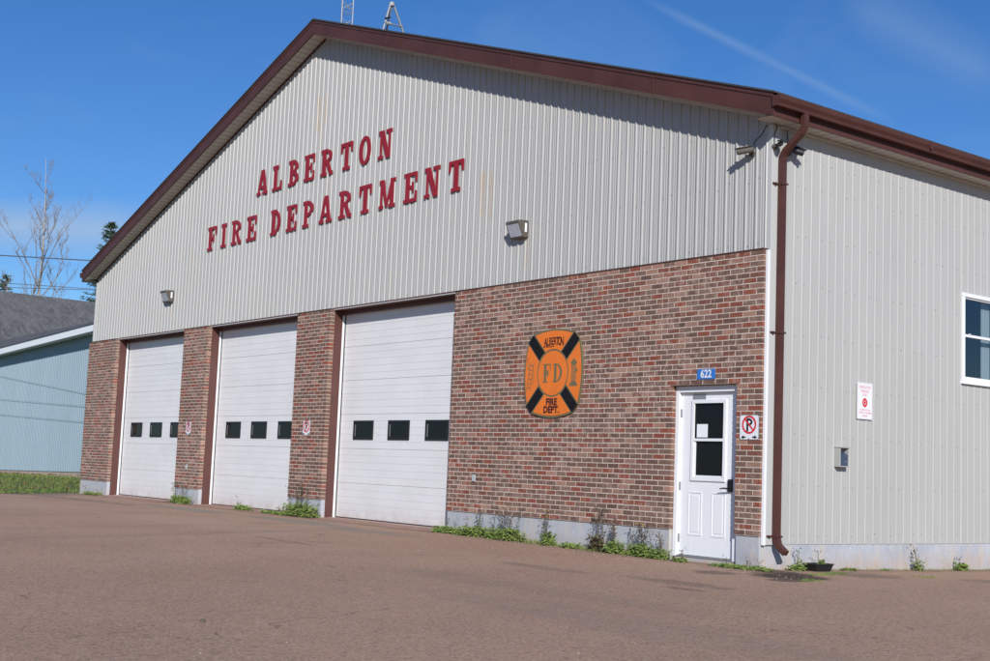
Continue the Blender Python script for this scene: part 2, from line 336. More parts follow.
M['sign_pink'] = mat('faded_red_print', (.66, .25, .25), .5)
M['sign_blue'] = mat('sign_blue', (.03, .16, .48), .35)
M['bark'] = mat('pale_bark', (.36, .32, .27), .85, .25, 6)
M['twig'] = mat('twig_bark', (.21, .17, .145), .85, .2, 3)
M['bark_dk'] = mat('dark_bark', (.10, .08, .065), .9, .25, 6)
M['needle'] = mat('spruce_needle', (.025, .045, .018), .8, nscale=2, col2=(.05, .075, .028))
M['wire'] = mat('cable_black', (.02, .02, .022), .6)
M['wood_pole'] = mat('pole_wood', (.16, .12, .09), .9, .2, 6)
M['grey_box'] = mat('grey_plastic', (.34, .34, .32), .5)
M['navy'] = mat('dark_blue_cover', (.05, .07, .11), .3)
M['curtain'] = mat('curtain', (.40, .43, .43), .8)
M['interior'] = mat('interior_wall', (.10, .11, .12), .9)
M['paper'] = mat('paper_notice', (.75, .77, .78), .6)
M['plate'] = mat('metal_plate', (.30, .30, .31), .4, metal=.4)
M['handle'] = mat('lock_metal', (.05, .045, .045), .3, metal=.8)

# ------------------------------------------------------------------ field-drawn shapes: union of primitives on a grid, cut with marching squares
def Bx(x0, y0, x1, y1): return lambda X, Y: np.maximum(np.maximum(x0-X, X-x1), np.maximum(y0-Y, Y-y1))
def El(cx, cy, rx, ry): return lambda X, Y: (np.sqrt(((X-cx)/rx)**2+((Y-cy)/ry)**2)-1)*min(rx, ry)
def Pg(pts):           # convex polygon, counter-clockwise
    def f(X, Y):
        d = None
        for i in range(len(pts)):
            (ax, ay), (bx, by) = pts[i], pts[(i+1) % len(pts)]; q = math.hypot(bx-ax, by-ay)
            e = ((X-ax)*(by-ay)-(Y-ay)*(bx-ax))/q; d = e if d is None else np.maximum(d, e)
        return d
    return f
def Ln(ax, ay, bx, by, t):
    q = math.hypot(bx-ax, by-ay); nx, ny = -(by-ay)/q*t/2, (bx-ax)/q*t/2
    return Pg([(ax-nx, ay-ny), (bx-nx, by-ny), (bx+nx, by+ny), (ax+nx, ay+ny)])
def Un(*fs): return lambda X, Y: np.minimum.reduce([f(X, Y) for f in fs])
def In(*fs): return lambda X, Y: np.maximum.reduce([f(X, Y) for f in fs])
def Mi(a, b): return lambda X, Y: np.maximum(a(X, Y), -b(X, Y))
def Tf(f, ox, oy, sc, sy=None):
    sy = sy or sc
    return lambda X, Y: f((X-ox)/sc, (Y-oy)/sy)*min(sc, sy)
def field_mesh(f, x0, y0, x1, y1, cell, depth, place, mb, m=0):
    """place(u,v,d) -> world point; d=0 back, d=depth front"""
    nx = int((x1-x0)/cell)+2; ny = int((y1-y0)/cell)+2
    xs = x0+np.arange(nx)*cell; ys = y0+np.arange(ny)*cell
    X, Y = np.meshgrid(xs, ys); V = f(X, Y); V = np.where(np.abs(V) < 1e-6, 1e-6, V)
    vid = {}; front = []
    def vert(key, u, v):
        if key not in vid: vid[key] = len(front); front.append((u, v))
        return vid[key]
    polys = []; segs = []
    for j in range(ny-1):
        run = None
        for i in range(nx):
            full = i < nx-1 and V[j, i] < 0 and V[j, i+1] < 0 and V[j+1, i] < 0 and V[j+1, i+1] < 0
            if full:
                if run is None: run = i
                continue
            if run is not None:
                polys.append([vert((0, k, j), xs[k], ys[j]) for k in (run, i)]+[vert((0, k, j+1), xs[k], ys[j+1]) for k in (i, run)]); run = None
            if i >= nx-1: continue
            cs = [(i, j), (i+1, j), (i+1, j+1), (i, j+1)]; vals = [V[b, a] for a, b in cs]
            if min(vals) >= 0: continue
            pl = []; cross = []
            for k in range(4):
                (a, b), (a2, b2) = cs[k], cs[(k+1) % 4]; v1, v2 = vals[k], vals[(k+1) % 4]
                if v1 < 0: pl.append(vert((0, a, b), xs[a], ys[b]))
                if (v1 < 0) != (v2 < 0):
                    t = v1/(v1-v2); key = (1,)+tuple(sorted([(a, b), (a2, b2)]))
                    q = vert(key, xs[a]+(xs[a2]-xs[a])*t, ys[b]+(ys[b2]-ys[b])*t); pl.append(q); cross.append((q, v1 < 0))
            if len(pl) >= 3: polys.append(pl)
            if len(cross) == 2:
                a, b = cross; segs.append((a[0], b[0]) if a[1] else (b[0], a[0]))
    vs = [place(u, v, depth) for u, v in front]+[place(u, v, 0) for u, v in front]; n = len(front)
    mb.add(vs, [tuple(p) for p in polys]+[(b, a, a+n, b+n) for a, b in segs], m)
def glyph(ch, w, t=.225, s=.118):
    k = s*.95  # serif tick width
    if ch == 'I': c = w/2; return Un(Bx(c-t/2, 0, c+t/2, 1), Bx(0, 0, w, s), Bx(0, 1-s, w, 1))
    x0 = .10
    st = Bx(x0, 0, x0+t, 1); foot = Bx(0, 0, x0+t+.10, s); head = Bx(0, 1-s, x0+t+.10, 1)
    if ch == 'L': return Un(st, Bx(0, 0, w, s), head, Pg([(w-k-.03, 0), (w, 0), (w, .36), (w-k+.02, .36)]))
    if ch in 'EF':
        p = [st, Bx(0, 1-s, w, 1), Pg([(w-k+.02, .66), (w, .66), (w, 1), (w-k-.03, 1)]), Bx(x0, .45, w-.24, .56), Bx(w-.29, .34, w-.19, .67)]
        p += [Bx(0, 0, w, s), Pg([(w-k-.03, 0), (w, 0), (w, .36), (w-k+.02, .36)])] if ch == 'E' else [foot]
        return Un(*p)
    if ch == 'T': c = w/2; return Un(Bx(c-t/2, 0, c+t/2, 1), Bx(c-.24, 0, c+.24, s), Bx(0, 1-s, w, 1), Pg([(0, .64), (k-.03, .64), (k+.04, 1), (0, 1)]), Pg([(w-k+.03, .64), (w, .64), (w, 1), (w-k-.04, 1)]))
    def bowl(cy, ry, wr, tt=None):
        tt = tt or t; c = x0+t*.6
        o = Un(In(El(c, cy, wr-c, ry), Bx(c, -1, 9, 9)), Bx(x0, cy-ry, c, cy+ry)); i = Un(In(El(c, cy, wr-c-tt*.92, ry-s*.92), Bx(c, -1, 9, 9)), Bx(x0, cy-ry+s*.92, c, cy+ry-s*.92))
        return Mi(o, i)
    if ch == 'D': return Un(st, foot, head, bowl(.5, .5, w))
    if ch == 'B': return Un(st, foot, head, bowl(.735, .265, w-.05), bowl(.28, .28, w))
    if ch == 'P': return Un(st, foot, head, bowl(.70, .30, w))
    if ch == 'R': return Un(st, foot, head, bowl(.73, .27, w-.05), Ln(x0+t+.13, .5, w-.12, .06, t*.85), Pg([(w-.22, 0), (w+.02, 0), (w+.02, .14), (w-.17, .14)]))
    if ch == 'O': return Mi(El(w/2, .5, w/2, .515), El(w/2, .5, w/2-t*.98, .515-s*1.05))
    if ch == 'A': c = w/2; return Un(Mi(Pg([(.05, 0), (w-.04, 0), (c+.13, 1), (c-.13, 1)]), Un(Pg([(.19, -.1), (w-.29, -.1), (w-.32, .24), (.25, .24)]), Pg([(.30, .36), (w-.345, .36), (c-.02, .76)]))), Bx(0, 0, .31, s), Bx(w-.40, 0, w, s))
    if ch == 'N': return Un(Bx(.10, 0, .10+t*.42, 1), Bx(w-.10-t*.42, .0, w-.10, 1), Pg([(w-.10-t*.98, 0), (w-.10, 0), (.10+t*.95, 1), (.07, 1)]), Bx(0, 0, .10+t*.42+.10, s), Bx(w-.36, 1-s, w, 1), Bx(0, 1-s, .3, 1))
    if ch == 'M': c = w/2; return Un(Bx(.09, 0, .09+t*.42, 1), Bx(w-.09-t*.95, 0, w-.09, 1), Pg([(c-t*.34, .05), (c+t*.14, .05), (.09+t*.92, 1), (.07, 1)]), Pg([(c-t*.30, .05), (c+t*.12, .05), (w-.12, 1), (w-.12-t*.62, 1)]), Bx(0, 0, .09+t*.42+.09, s), Bx(w-.09-t*.95-.07, 0, w, s), Bx(0, 1-s, .25, 1), Bx(w-.25, 1-s, w, 1))
    raise ValueError(ch)
def text_mesh(txt, size, place, mb, m=0, depth=.002, bold=0, align='CENTER', sx=1.0):
    cu = bpy.data.curves.new('txt', 'FONT'); cu.body = txt; cu.size = size; cu.align_x = align; cu.align_y = 'CENTER'; cu.offset = bold; cu.resolution_u = 3
    ob = bpy.data.objects.new('txt', cu); S.collection.objects.link(ob)
    dg = bpy.context.evaluated_depsgraph_get(); me = bpy.data.meshes.new_from_object(ob.evaluated_get(dg))
    vs = [(v.co.x*sx, v.co.y) for v in me.vertices]; fs = [tuple(p.vertices) for p in me.polygons]
    mb.add([place(u, v, depth) for u, v in vs], fs, m)
    bpy.data.objects.remove(ob); bpy.data.meshes.remove(me); bpy.data.curves.remove(cu)

# ------------------------------------------------------------------ ground
def sstep(a, b, v): t = min(1, max(0, (v-a)/(b-a))); return t*t*(3-2*t)
def lerp(pts, x):
    if x <= pts[0][0]: return pts[0][1]
    for (a, va), (b, vb) in zip(pts, pts[1:]):
        if x <= b: return va+(vb-va)*(x-a)/(b-a)
    return pts[-1][1]
def border(y): return -22.13+.375*max(-y, -.2)
def H(x, y):
    b = lerp([(-80, -.30), (-45, -.36), (-32, -.16), (-24, -.33), (-21.5, -.35), (-16, -.32), (-6, -.335), (-3, -.365), (0, -.385), (10, -.40)], x)
    if x < -22 and y > 6: b = b
    z = b-.010*min(max(-y, 0), 30)*sstep(-60, -22, x)
    if x > -5 and y > 0: z -= .016*min(y, 12)*sstep(-5, -1, x)
    return z
def axis(pts):
    o = []
    for (a, b, st) in pts:
        n = max(1, round((b-a)/st)); o += [a+(b-a)*i/n for i in range(n)]
    return o+[pts[-1][1]]
xs = axis([(-1500, -200, 260), (-200, -60, 14), (-60, -16, .8), (-16, 6, .5), (6, 30, 2), (30, 200, 20), (200, 1500, 260)])
ys = axis([(-1500, -200, 260), (-200, -20, 15), (-20, 14, .5), (14, 40, 3), (40, 200, 20), (200, 1500, 260)])
mb = MB(); vs = []
for y in ys:
    for x in xs: vs.append((x, y, H(x, y)-.07*sstep(0, .35, x-border(y))))
nx = len(xs); mb.add(vs, [(j*nx+i, j*nx+i+1, (j+1)*nx+i+1, (j+1)*nx+i) for j in range(len(ys)-1) for i in range(nx-1)])
tag(mb.build('ground', M['soil'], smooth=True), kind='structure')
ysA = axis([(-60, -20, 5), (-20, 14, .5), (14, 40, 3)]); tx = axis([(0, 30, .5), (30, 80, 5)])
mb = MB(); vs = []
for y in ysA:
    jit = .10*math.sin(y*3.1)+.06*math.sin(y*7.7+1)
    for k, t in enumerate(tx):
        x = border(y)+t+(jit if k == 0 else 0); vs.append((x, y, H(x, y)-(.01 if k == 0 else 0)))
nx = len(tx); fs = []
for j in range(len(ysA)-1):
    for i in range(nx-1): fs.append((j*nx+i, j*nx+i+1, (j+1)*nx+i+1, (j+1)*nx+i))
mb.add(vs, fs)
tag(mb.build('parking_lot', M['asphalt'], smooth=True), kind='structure')
# reddish concrete strips in front of the doors
mb = MB()
DOORS = [(-20.08, -16.25), (-15.08, -11.27), (-10.09, -6.26)]
for a, b in DOORS:
    n = 8; pts = []
    for i in range(n+1):
        x = a+(b-a)*i/n; pts.append(x)
    for x0, x1 in zip(pts, pts[1:]):
        y0a = -.42-.05*math.sin(x0*5); y0b = -.42-.05*math.sin(x1*5)
        mb.add([(x0, y0a, H(x0, -.4)+.004), (x1, y0b, H(x1, -.4)+.004), (x1, .3, -.302), (x0, .3, -.302)], [(0, 1, 2, 3)])

tag(mb.build('door_apron', M['apron']), kind='structure')

# ------------------------------------------------------------------ fire station
XL, XR, DEP = -21.83, 0.0, 19.0
XM = XL/2; SL = .3346
HB = 3.43; OF = .3125; OS = .284
def zs(x, base=8.7284): return base-SL*abs(x-XM)
st = empty('fire_station', (XM, DEP/2, -.35), 'long grey ribbed-metal station with brick-faced front, three white bay doors and brown roof trim', 'building')
PITCHR = .1651
RIB = [(0, 0), (.010, -.019), (.028, -.019), (.038, 0), (.078, 0), (.082, -.004), (.090, -.004), (.094, 0), (.116, 0), (.120, -.004), (.128, -.004), (.132, 0)]
def ribs(u0, u1, start):
    o = []; k = math.floor((u0-start)/PITCHR)
    while True:
        for (a, d) in RIB:
            u = start+k*PITCHR+a
            if u0+1e-4 < u < u1-1e-4: o.append((u, d))
            if u >= u1: break
        k += 1
        if start+k*PITCHR > u1: break
    return [(u0, 0)]+o+[(u1, 0)]
# front gable siding
mb = MB(); pr = ribs(XL, XR, -3.849-.019)
pr2 = []
for (a, b) in zip(pr, pr[1:]):
    pr2.append(a)
    if a[0] < XM < b[0]: pr2.append((XM, a[1]))
pr2 = [(u, d if u < -.045 else 0) for u, d in pr2]; pr2.append(pr[-1])
n = len(pr2)
vs = [(u, d, HB) for u, d in pr2]+[(u, d, zs(u)+.02) for u, d in pr2]
mb.add(vs, [(i, i+1, n+i+1, n+i) for i in range(n-1)])
def screw(mb, x, y, z, ax):
    r = .0075 if ax == 'y' else .0058; pts = [(math.cos(t)*r, math.sin(t)*r) for t in [k*math.pi/3 for k in range(6)]]
    if ax == 'y': a = [(x+p, y, z+q) for p, q in pts]; b = [(x+p, y-.006, z+q) for p, q in pts]
    else: a = [(x, y+p, z+q) for p, q in pts]; b = [(x+.006, y+p, z+q) for p, q in pts]
    mb.prism(a, b, 1)
rnd = random.Random(3)
k = 0
x = -3.849-.019-108*PITCHR
while x < 0:
    if k % 3 != 2:
        for zz in (3.50, 4.30, 5.05, 5.85, 6.65, 7.45, 8.2):
            zz += rnd.uniform(-.05, .05)
            if XL+.05 < x+.055 < -.05 and zz < zs(x)-.05: screw(mb, x+.06+rnd.uniform(-.01, .02), 0, zz, 'y')
    x += PITCHR; k += 1
mb.build('front_siding', [M['siding'], M['screw']], st)
# side siding (right) and plain left / back walls
WY0, WY1, WZ0, WZ1 = 4.09, 5.02, 2.11, 3.385
mb = MB(); pr = ribs(.0, DEP, 1.434); HSZ = -.094; ZT = 4.99
WINS = [(4.09, 5.02), (11.1, 12.03)]
cuts = sorted(set([0, DEP]+[v for w_ in WINS for v in w_]))
def strip(mb, prof, zb, zt, xf):
    n = len(prof); mb.add([(xf(d), u, zb) for u, d in prof]+[(xf(d), u, zt) for u, d in prof], [(i, i+1, n+i+1, n+i) for i in range(n-1)])
segs = [(0, 4.09, None), (4.09, 5.02, 1), (5.02, 11.1, None), (11.1, 12.03, 1), (12.03, DEP, None)]
for a, b, hole in segs:
    pf = ribs(a, b, 1.434)
    if hole: strip(mb, pf, HSZ, WZ0, lambda d: -d*.36); strip(mb, pf, WZ1, ZT, lambda d: -d*.36)
    else: strip(mb, pf, HSZ, ZT, lambda d: -d*.36)
y = 1.434-8*PITCHR; k = 0
while y < 9:
    if k % 3 != 1:
        for zz in (.02, .62, 1.22, 1.83, 2.45, 3.07, 3.68, 4.3, 4.65):
            if y > .2 and not (4.0 < y < 5.1 and 2 < zz < 3.5): screw(mb, 0, y+.06+rnd.uniform(-.02, .02), zz+rnd.uniform(-.02, .02)-.0*y, 'x')
    y += PITCHR; k += 1
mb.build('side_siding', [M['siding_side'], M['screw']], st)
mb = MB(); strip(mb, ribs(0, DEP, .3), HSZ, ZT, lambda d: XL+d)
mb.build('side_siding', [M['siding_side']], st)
mb = MB(); mb.add([(XL, DEP, -.09), (XR, DEP, -.09), (XR, DEP, 5.0), (XM, DEP, 8.7), (XL, DEP, 5.0)], [(4, 3, 2, 1, 0)]); mb.build('rear_siding', M['siding_side'], st)
# inner lining keeps the inside dark and closed
mb = MB()
for a, b, hole in segs:
    a = max(a, .02)
    for (z0, z1) in ([(-.3, WZ0), (WZ1, 4.98)] if hole else [(-.3, 4.98)]): mb.box(-.14, -.02, a, b, z0, z1)
mb.box(XL+.02, XL+.14, .3, DEP-.02, -.3, 4.98); mb.box(XL+.14, -.14, DEP-.14, DEP-.02, -.3, 4.98)
mb.box(XL+.14, -.14, .40, .50, -.3, 4.98); mb.box(XL+.14, -.14, .5, DEP-.14, 4.90, 4.98); mb.box(XL+.14, -.14, .5, DEP-.14, -.34, -.3)
mb.build('inner_lining', M['interior'], st)
# corner trim
mb = MB(); mb.box(-.045, .024, -.007, .14, HSZ-.004, 4.985)
mb.build('corner_trim', M['trim'], st, bevel=.004)
mb = MB(); mb.box(.001, .034, -.062, -.022, HSZ-.006, HB-.01); mb.build('brick_edge_trim', M['white'], st)
mb = MB(); mb.box(XL-.024, XL+.045, -.026, .14, HSZ-.004, 4.985); mb.build('corner_trim', M['trim'], st, bevel=.004)
# foundation
mb = MB(); FZ = -.9
piers = [(XL, -20.077), (-16.25, -15.076), (-11.27, -10.07), (-6.26, -1.46), (-.385, 0)]
for a, b in piers:
    mb.box(a+.02, b-.012, -.082, .0, FZ, -.0)
mb.box(-.385, -.006, .38, DEP-.01, FZ, HSZ+.02); mb.box(XL+.006, XL+.4, .38, DEP-.01, FZ, HSZ+.02); mb.box(XL+.4, -.385, DEP-.4, DEP-.01, FZ, HSZ+.02)
mb.box(-1.48, -.37, -.02, .38, FZ, -.33); mb.box(-.37, -.006, .0, .38, FZ, -.001)
for a, b in DOORS: mb.box(a-.01, b+.01, .10, .39, FZ, -.308)
mb.build('foundation', M['concrete'], st)
# brickwork, every brick laid
def brick_col(r):
    q = r.random(); j = lambda c, a=.16: (lambda q_: tuple(max(.01, v*q_*(1+r.uniform(-.035, .035))) for v in c))(1+r.uniform(-a, a))
    if q < .15: return j((.225, .055, .030))
    if q < .32: return j((.170, .064, .042))
    if q < .66: return j((.135, .080, .057), .26)
    if q < .86: return j((.165, .102, .078))
    return j((.30, .168, .120), .22)
def brick_wall(name, x0, x1, holes=(), z1=HB):
    mb = MB(); r = random.Random(int(-x0*100)); nc = 51; ch = HB/nc; bl = .21; j = .0125; yf = -.1; ym = -.0975
    # mortar core
    def core(a, b, za, zb): mb.box(a+.006, b-.006, ym, -.004, za, zb, 1)
    if holes:
        (ha, hb, hz) = holes[0]; core(x0, ha, 0, hz); core(hb, x1, 0, hz); core(x0, x1, hz+.0005, z1)
    else: core(x0, x1, 0, z1)
    for c in range(nc):
        z0 = c*ch+j*.5; zt = (c+1)*ch-j*.5; spans = [(x0, x1)]
        for (ha, hb, hz) in holes:
            if c*ch < hz-.01: spans = [(x0, ha), (hb, x1)]
        for a, b in spans:
            off = (c % 2)*bl/2 + (.0)
            k = math.floor((a-off-.03)/bl); u = off+k*bl+.03*0
            edges = []
            while u < b:
                if a+.035 < u < b-.035: edges.append(u)
                u += bl
            edges = [a]+edges+[b]
            for e0, e1 in zip(edges, edges[1:]):
                la = e0+(j/2 if e0 > a else 0)+r.uniform(-.0015, .0015)*(e0 > a); lb = e1-(j/2 if e1 < b else 0)
                end = e0 == a or e1 == b; dy = r.uniform(-.0018, .0018); dz = r.uniform(-.0012, .0012)
                c_ = brick_col(r)
                if end: mb.box(la, lb, yf+dy*.4, -.002, z0, zt, 0, c_)
                else: mb.box(la, lb, yf+dy*.6, ym+.003, z0+dz, zt+dz, 0, c_)
    # brown metal cap on top
    mb.box(x0-.004, x1+.004, -.112, .0-.027, z1+.0, z1+.012, 2)
    return mb.build(name, [M['brick'], M['mortar'], M['brown']], st)
for a, b in [piers[0], piers[1], piers[2]]: brick_wall('brick_pier', a, b)
brick_wall('brick_wall', -6.26, 0.0, [(-1.46, -.385, 27*HB/51)])
# lintel and soffit over entry, metal strip under brick
mb = MB(); mb.box(-1.50, -.345, -.0995, -.01, 27*HB/51-.006, 27*HB/51+.002); mb.build('lintel', M['brown'], st)
# bay openings: header board, jambs
for a, b in DOORS:
    mb = MB(); mb.box(a-.03, b+.03, -.028, .30, HB-.012, HB+.03); mb.box(a-.03, b+.03, -.034, -.029, HB-.012, HB+.004, 1); mb.box(a, b, .15, .20, HB-.085, HB-.012, 0)
    mb.build('door_header', [M['brown_dk'], M['trim']], st)
    for x0, x1 in ((a-.10, a), (b, b+.10)):
        mb = MB(); mb.box(x0, x1, .002, .175, -.33, HB-.012); mb.build('door_jamb', M['brown_dk'], st)
        mb = MB(); mb.box(x0, x1, .176, .26, -.33, HB-.012)
        mb.build('door_stop', M['white'], st)
# overhead doors
def overhead_door(a, b):
    y = .235; z0 = -.292; sec = .61; mb = MB(); n = 6
    for k in range(n):
        zb = z0+k*sec; zt = zb+sec-.006
        step = sec/5
        for q in range(5):
            qa = zb+q*step+(.004 if q else .004); qb = zb+(q+1)*step-.004
            if k == n-1 and q == 4: qb = min(qb, HB)
            mb.box(a+.015, b-.015, y, y+.03, qa, qb, 0)
            if q < 4: mb.box(a+.016, b-.016, y+.0035, y+.03, qb+.0001, qb+.0079, 2)
        mb.box(a+.016, b-.016, y+.006, y+.03, zt-.0019, zt+.0099, 1)
    d = mb.build('overhead_door', [M['door'], M['groove'], M['groove2']], st)
    m2 = MB(); m2.box(a+.01, b-.01, y-.004, y+.03, z0-.03, z0+.003); m2.build('bottom_seal', M['rubber'], d)
    m2 = MB(); m2.box(a+.001, a+.022, y-.012, y-.001, z0, HB-.08); m2.build('side_seal', M['rubber'], d)
    m2 = MB(); m2.box(b-.022, b-.001, y-.012, y-.001, z0, HB-.08); m2.build('side_seal', M['rubber'], d)
    c = (a+b)/2
    for i in (-1, 0, 1):
        w0 = c+i*1.115-.322; w1 = w0+.645; za, zb = 1.090, 1.425; f = .038; m2 = MB()
        m2.box(w0, w1, y-.016, y-.0005, za, za+f); m2.box(w0, w1, y-.016, y-.0005, zb-f, zb); m2.box(w0, w0+f, y-.016, y-.0005, za+f, zb-f); m2.box(w1-f, w1, y-.016, y-.0005, za+f, zb-f)
        m2.box(w0+f, w1-f, y-.005, y-.001, za+f, zb-f, 1)
        m2.box(w0+f+.004, w0+f+.03, y-.0052, y-.0050, za+f+.02, zb-f-.03, 2)
        m2.build('door_window', [M['black'], M['glass_dark'], M['plate']], d)
    return d
for a, b in DOORS: overhead_door(a, b)
# entry door
OX0, OX1, OZ = -1.46, -.385, 27*HB/51-.006
mb = MB(); f = .062
LX0, LX1, LZ0, LZ1 = -1.395, -.475, -.305, 1.725
mb.box(OX0, LX0-.004, -.035, .09, -.33, OZ); mb.box(LX1+.004, OX1, -.035, .09, -.33, OZ); mb.box(LX0-.004, LX1+.004, -.035, .09, LZ1+.004, OZ)
mb.box(LX0-.004, LX1+.004, -.03, .09, -.33, LZ0-.006, 1)
fr = mb.build('door_frame', [M['white'], M['plate']], st, bevel=.004)
mb = MB(); yl = .012
g0, g1, gz0, gz1 = -1.175, -.665, .655, 1.60
mb.box(LX0, g0, yl, yl+.045, LZ0, LZ1); mb.box(g1, LX1, yl, yl+.045, LZ0, LZ1); mb.box(g0, g1, yl, yl+.045, LZ0, gz0); mb.box(g0, g1, yl, yl+.045, gz1, LZ1)
for (pa, pb) in ((-1.245, -1.015), (-.855, -.625)):
    za, zb, e = -.06, .485, .018
    for (x0, x1, z0, z1) in ((pa, pb, za, za+e), (pa, pb, zb-e, zb), (pa, pa+e, za+e, zb-e), (pb-e, pb, za+e, zb-e)): mb.box(x0, x1, yl-.006, yl-.0002, z0, z1)
    mb.box(pa+.045, pb-.045, yl-.004, yl-.0002, za+.045, zb-.045)
ed = mb.build('entry_door', M['white'], st, bevel=.003)
mb = MB(); o = .035; y0 = yl-.018
for (x0, x1, z0, z1) in ((g0-o, g1+o, gz0-o, gz0+.01), (g0-o, g1+o, gz1-.01, gz1+o), (g0-o, g0+.012, gz0+.01, gz1-.01), (g1-.012, g1+o, gz0+.01, gz1-.01), (g0+.012, g1-.012, 1.115, 1.150)): mb.box(x0, x1, y0, yl-.0005, z0, z1)
mb.box(g0+.012, g0+.035, yl-.006, yl+.01, gz0+.01, 1.114); mb.box(g0+.036, g1-.013, yl-.006, yl+.01, gz0+.011, gz0+.035)
mb.build('window_frame', M['white'], ed, bevel=.003)
mb = MB(); mb.box(g0+.001, g1-.001, yl+.012, yl+.018, gz0+.001, gz1-.001); mb.build('window_pane', M['glass_dark'], ed)
mb = MB(); mb.box(-1.135, -.955, yl+.0085, yl+.011, 1.165, 1.33); mb.build('paper_notice', M['paper'], ed)
mb = MB(); mb.box(-1.205, -.985, yl-.004, yl-.0005, 1.642, 1.708); mb.build('grey_plate', M['plate'], ed)
for z in (1.47, .55, -.10):
    mb = MB(); mb.box(LX0-.018, LX0+.012, -.0355 if 0 else yl-.012, yl-.001, z-.05, z+.05); mb.tube([(LX0-.003, yl-.014, z-.05), (LX0-.003, yl-.014, z+.05)], .007, 8)
    mb.build('hinge', M['plate'], ed)
mb = MB(); mb.box(-.575, -.495, yl-.026, yl-.0005, .50, .655); mb.tube([(-.535, yl-.03, .54), (-.535, yl-.065, .54), (-.60, yl-.07, .545), (-.665, yl-.068, .535)], [.013, .012, .010, .008], 8)
mb.tube([(-.535, yl-.024, .62), (-.535, yl-.04, .62)], .02, 10)
mb.build('door_handle', M['handle'], ed, bevel=.004)
# roof: shingled deck, fascia, soffits
RT = 9.006-8.7284
mb = MB()
y0, y1 = -OF-.025, DEP+.35
for s in (-1, 1):
    xe = XM+s*(abs(XM)+OS+.03)
    def zr(x, d): return zs(x)+RT+d
    mb.add([(XM, y0, zr(XM, .0)), (xe, y0, zr(xe, 0)), (xe, y1, zr(xe, 0)), (XM, y1, zr(XM, 0)), (XM, y0, zr(XM, .028)), (xe, y0, zr(xe, .022)), (xe, y1, zr(xe, .022)), (XM, y1, zr(XM, .028))],
           [(0, 3, 2, 1), (4, 5, 6, 7), (0, 1, 5, 4), (1, 2, 6, 5), (2, 3, 7, 6)])
mb.build('roof', M['shingle_dark'], st)
for (ya, yb) in ((-OF-.0, -OF+.022), (DEP+.31, DEP+.332)):
  for s in (-1, 1):
    xe = XM+s*(abs(XM)+OS); mb = MB(); zt = RT-.002
    mb.prism([(XM, ya, zs(XM)), (xe, ya, zs(xe)), (xe, ya, zs(xe)+zt), (XM, ya, zs(XM)+zt)], [(XM, yb, zs(XM)), (xe, yb, zs(xe)), (xe, yb, zs(xe)+zt), (XM, yb, zs(XM)+zt)])
    # two shallow steps of the pressed metal cover
    for (o0, o1, dd) in ((RT-.055, RT-.003, .010), (.0, .018, .008)):
        yo = ya-dd if ya < 0 else yb+dd; yc = ya if ya < 0 else yb
        mb.prism([(XM, yo, zs(XM)+o0), (xe, yo, zs(xe)+o0), (xe, yo, zs(xe)+o1), (XM, yo, zs(XM)+o1)], [(XM, yc, zs(XM)+o0), (xe, yc, zs(xe)+o0), (xe, yc, zs(xe)+o1), (XM, yc, zs(XM)+o1)])
    mb.build('rake_fascia', M['brown'], st)
for xj in (-19.2, -16.1, -13.0, -7.9, -4.8, -1.75):
    mb = MB(); za_ = zs(xj); mb.box(xj-.012, xj+.012, -OF-.0115, -OF-.0005, za_+.02, za_+RT-.06); mb.build('fascia_joint', M['brown'], st)
for yj in (2.75, 5.8, 8.9, 12.0):
    mb = MB(); mb.box(OS+.088, OS+.1275, yj-.02, yj+.02, 5.12, 5.213); mb.build('gutter_joint', M['brown'], st)
# side fascia
for s in (-1, 1):
    xe = XM+s*(abs(XM)+OS); xo = xe+s*-.022; mb = MB(); z0 = 4.978; mb.box(min(xe, xo), max(xe, xo), -OF+.022, DEP+.31, z0, 5.235); mb.build('eave_fascia', M['brown'], st)
# soffits: rake soffit made of cross boards, eave soffit likewise
for s in (-1, 1):
    mb = MB(); nb = 74; L0 = abs(XM)+OS-.024
    for k in range(nb):
        a = XM+s*L0*k/nb; b = XM+s*(L0*(k+1)/nb-.010)
        if k == 0: a = XM
        for (p, q, off) in ((a, b, .004), (b, XM+s*L0*(k+1)/nb, .012)):
            mb.add([(p, -OF+.022, zs(p)+off), (q, -OF+.022, zs(q)+off), (q, -.001, zs(q)+off), (p, -.001, zs(p)+off)], [(0, 3, 2, 1)])
    mb.build('rake_soffit', M['soffit'], st)
    mb = MB(); x0, x1 = (0.0, OS-.022) if s > 0 else (XL-OS+.022, XL)
    yy = 0.0
    while yy < DEP:
        mb.add([(x0, yy, 4.992), (x1, yy, 4.984), (x1, yy+.16, 4.984), (x0, yy+.16, 4.992)], [(0, 3, 2, 1)])
        mb.add([(x0, yy+.16, 5.0), (x1, yy+.16, 4.992), (x1, yy+.17, 4.992), (x0, yy+.17, 5.0)], [(0, 3, 2, 1)]); yy += .17
    mb.add([(x0, -OF+.02, 4.993), (x1, -OF+.02, 4.985), (x1, 0, 4.985), (x0, 0, 4.993)], [(0, 3, 2, 1)])
    mb.build('eave_soffit', M['soffit'], st)
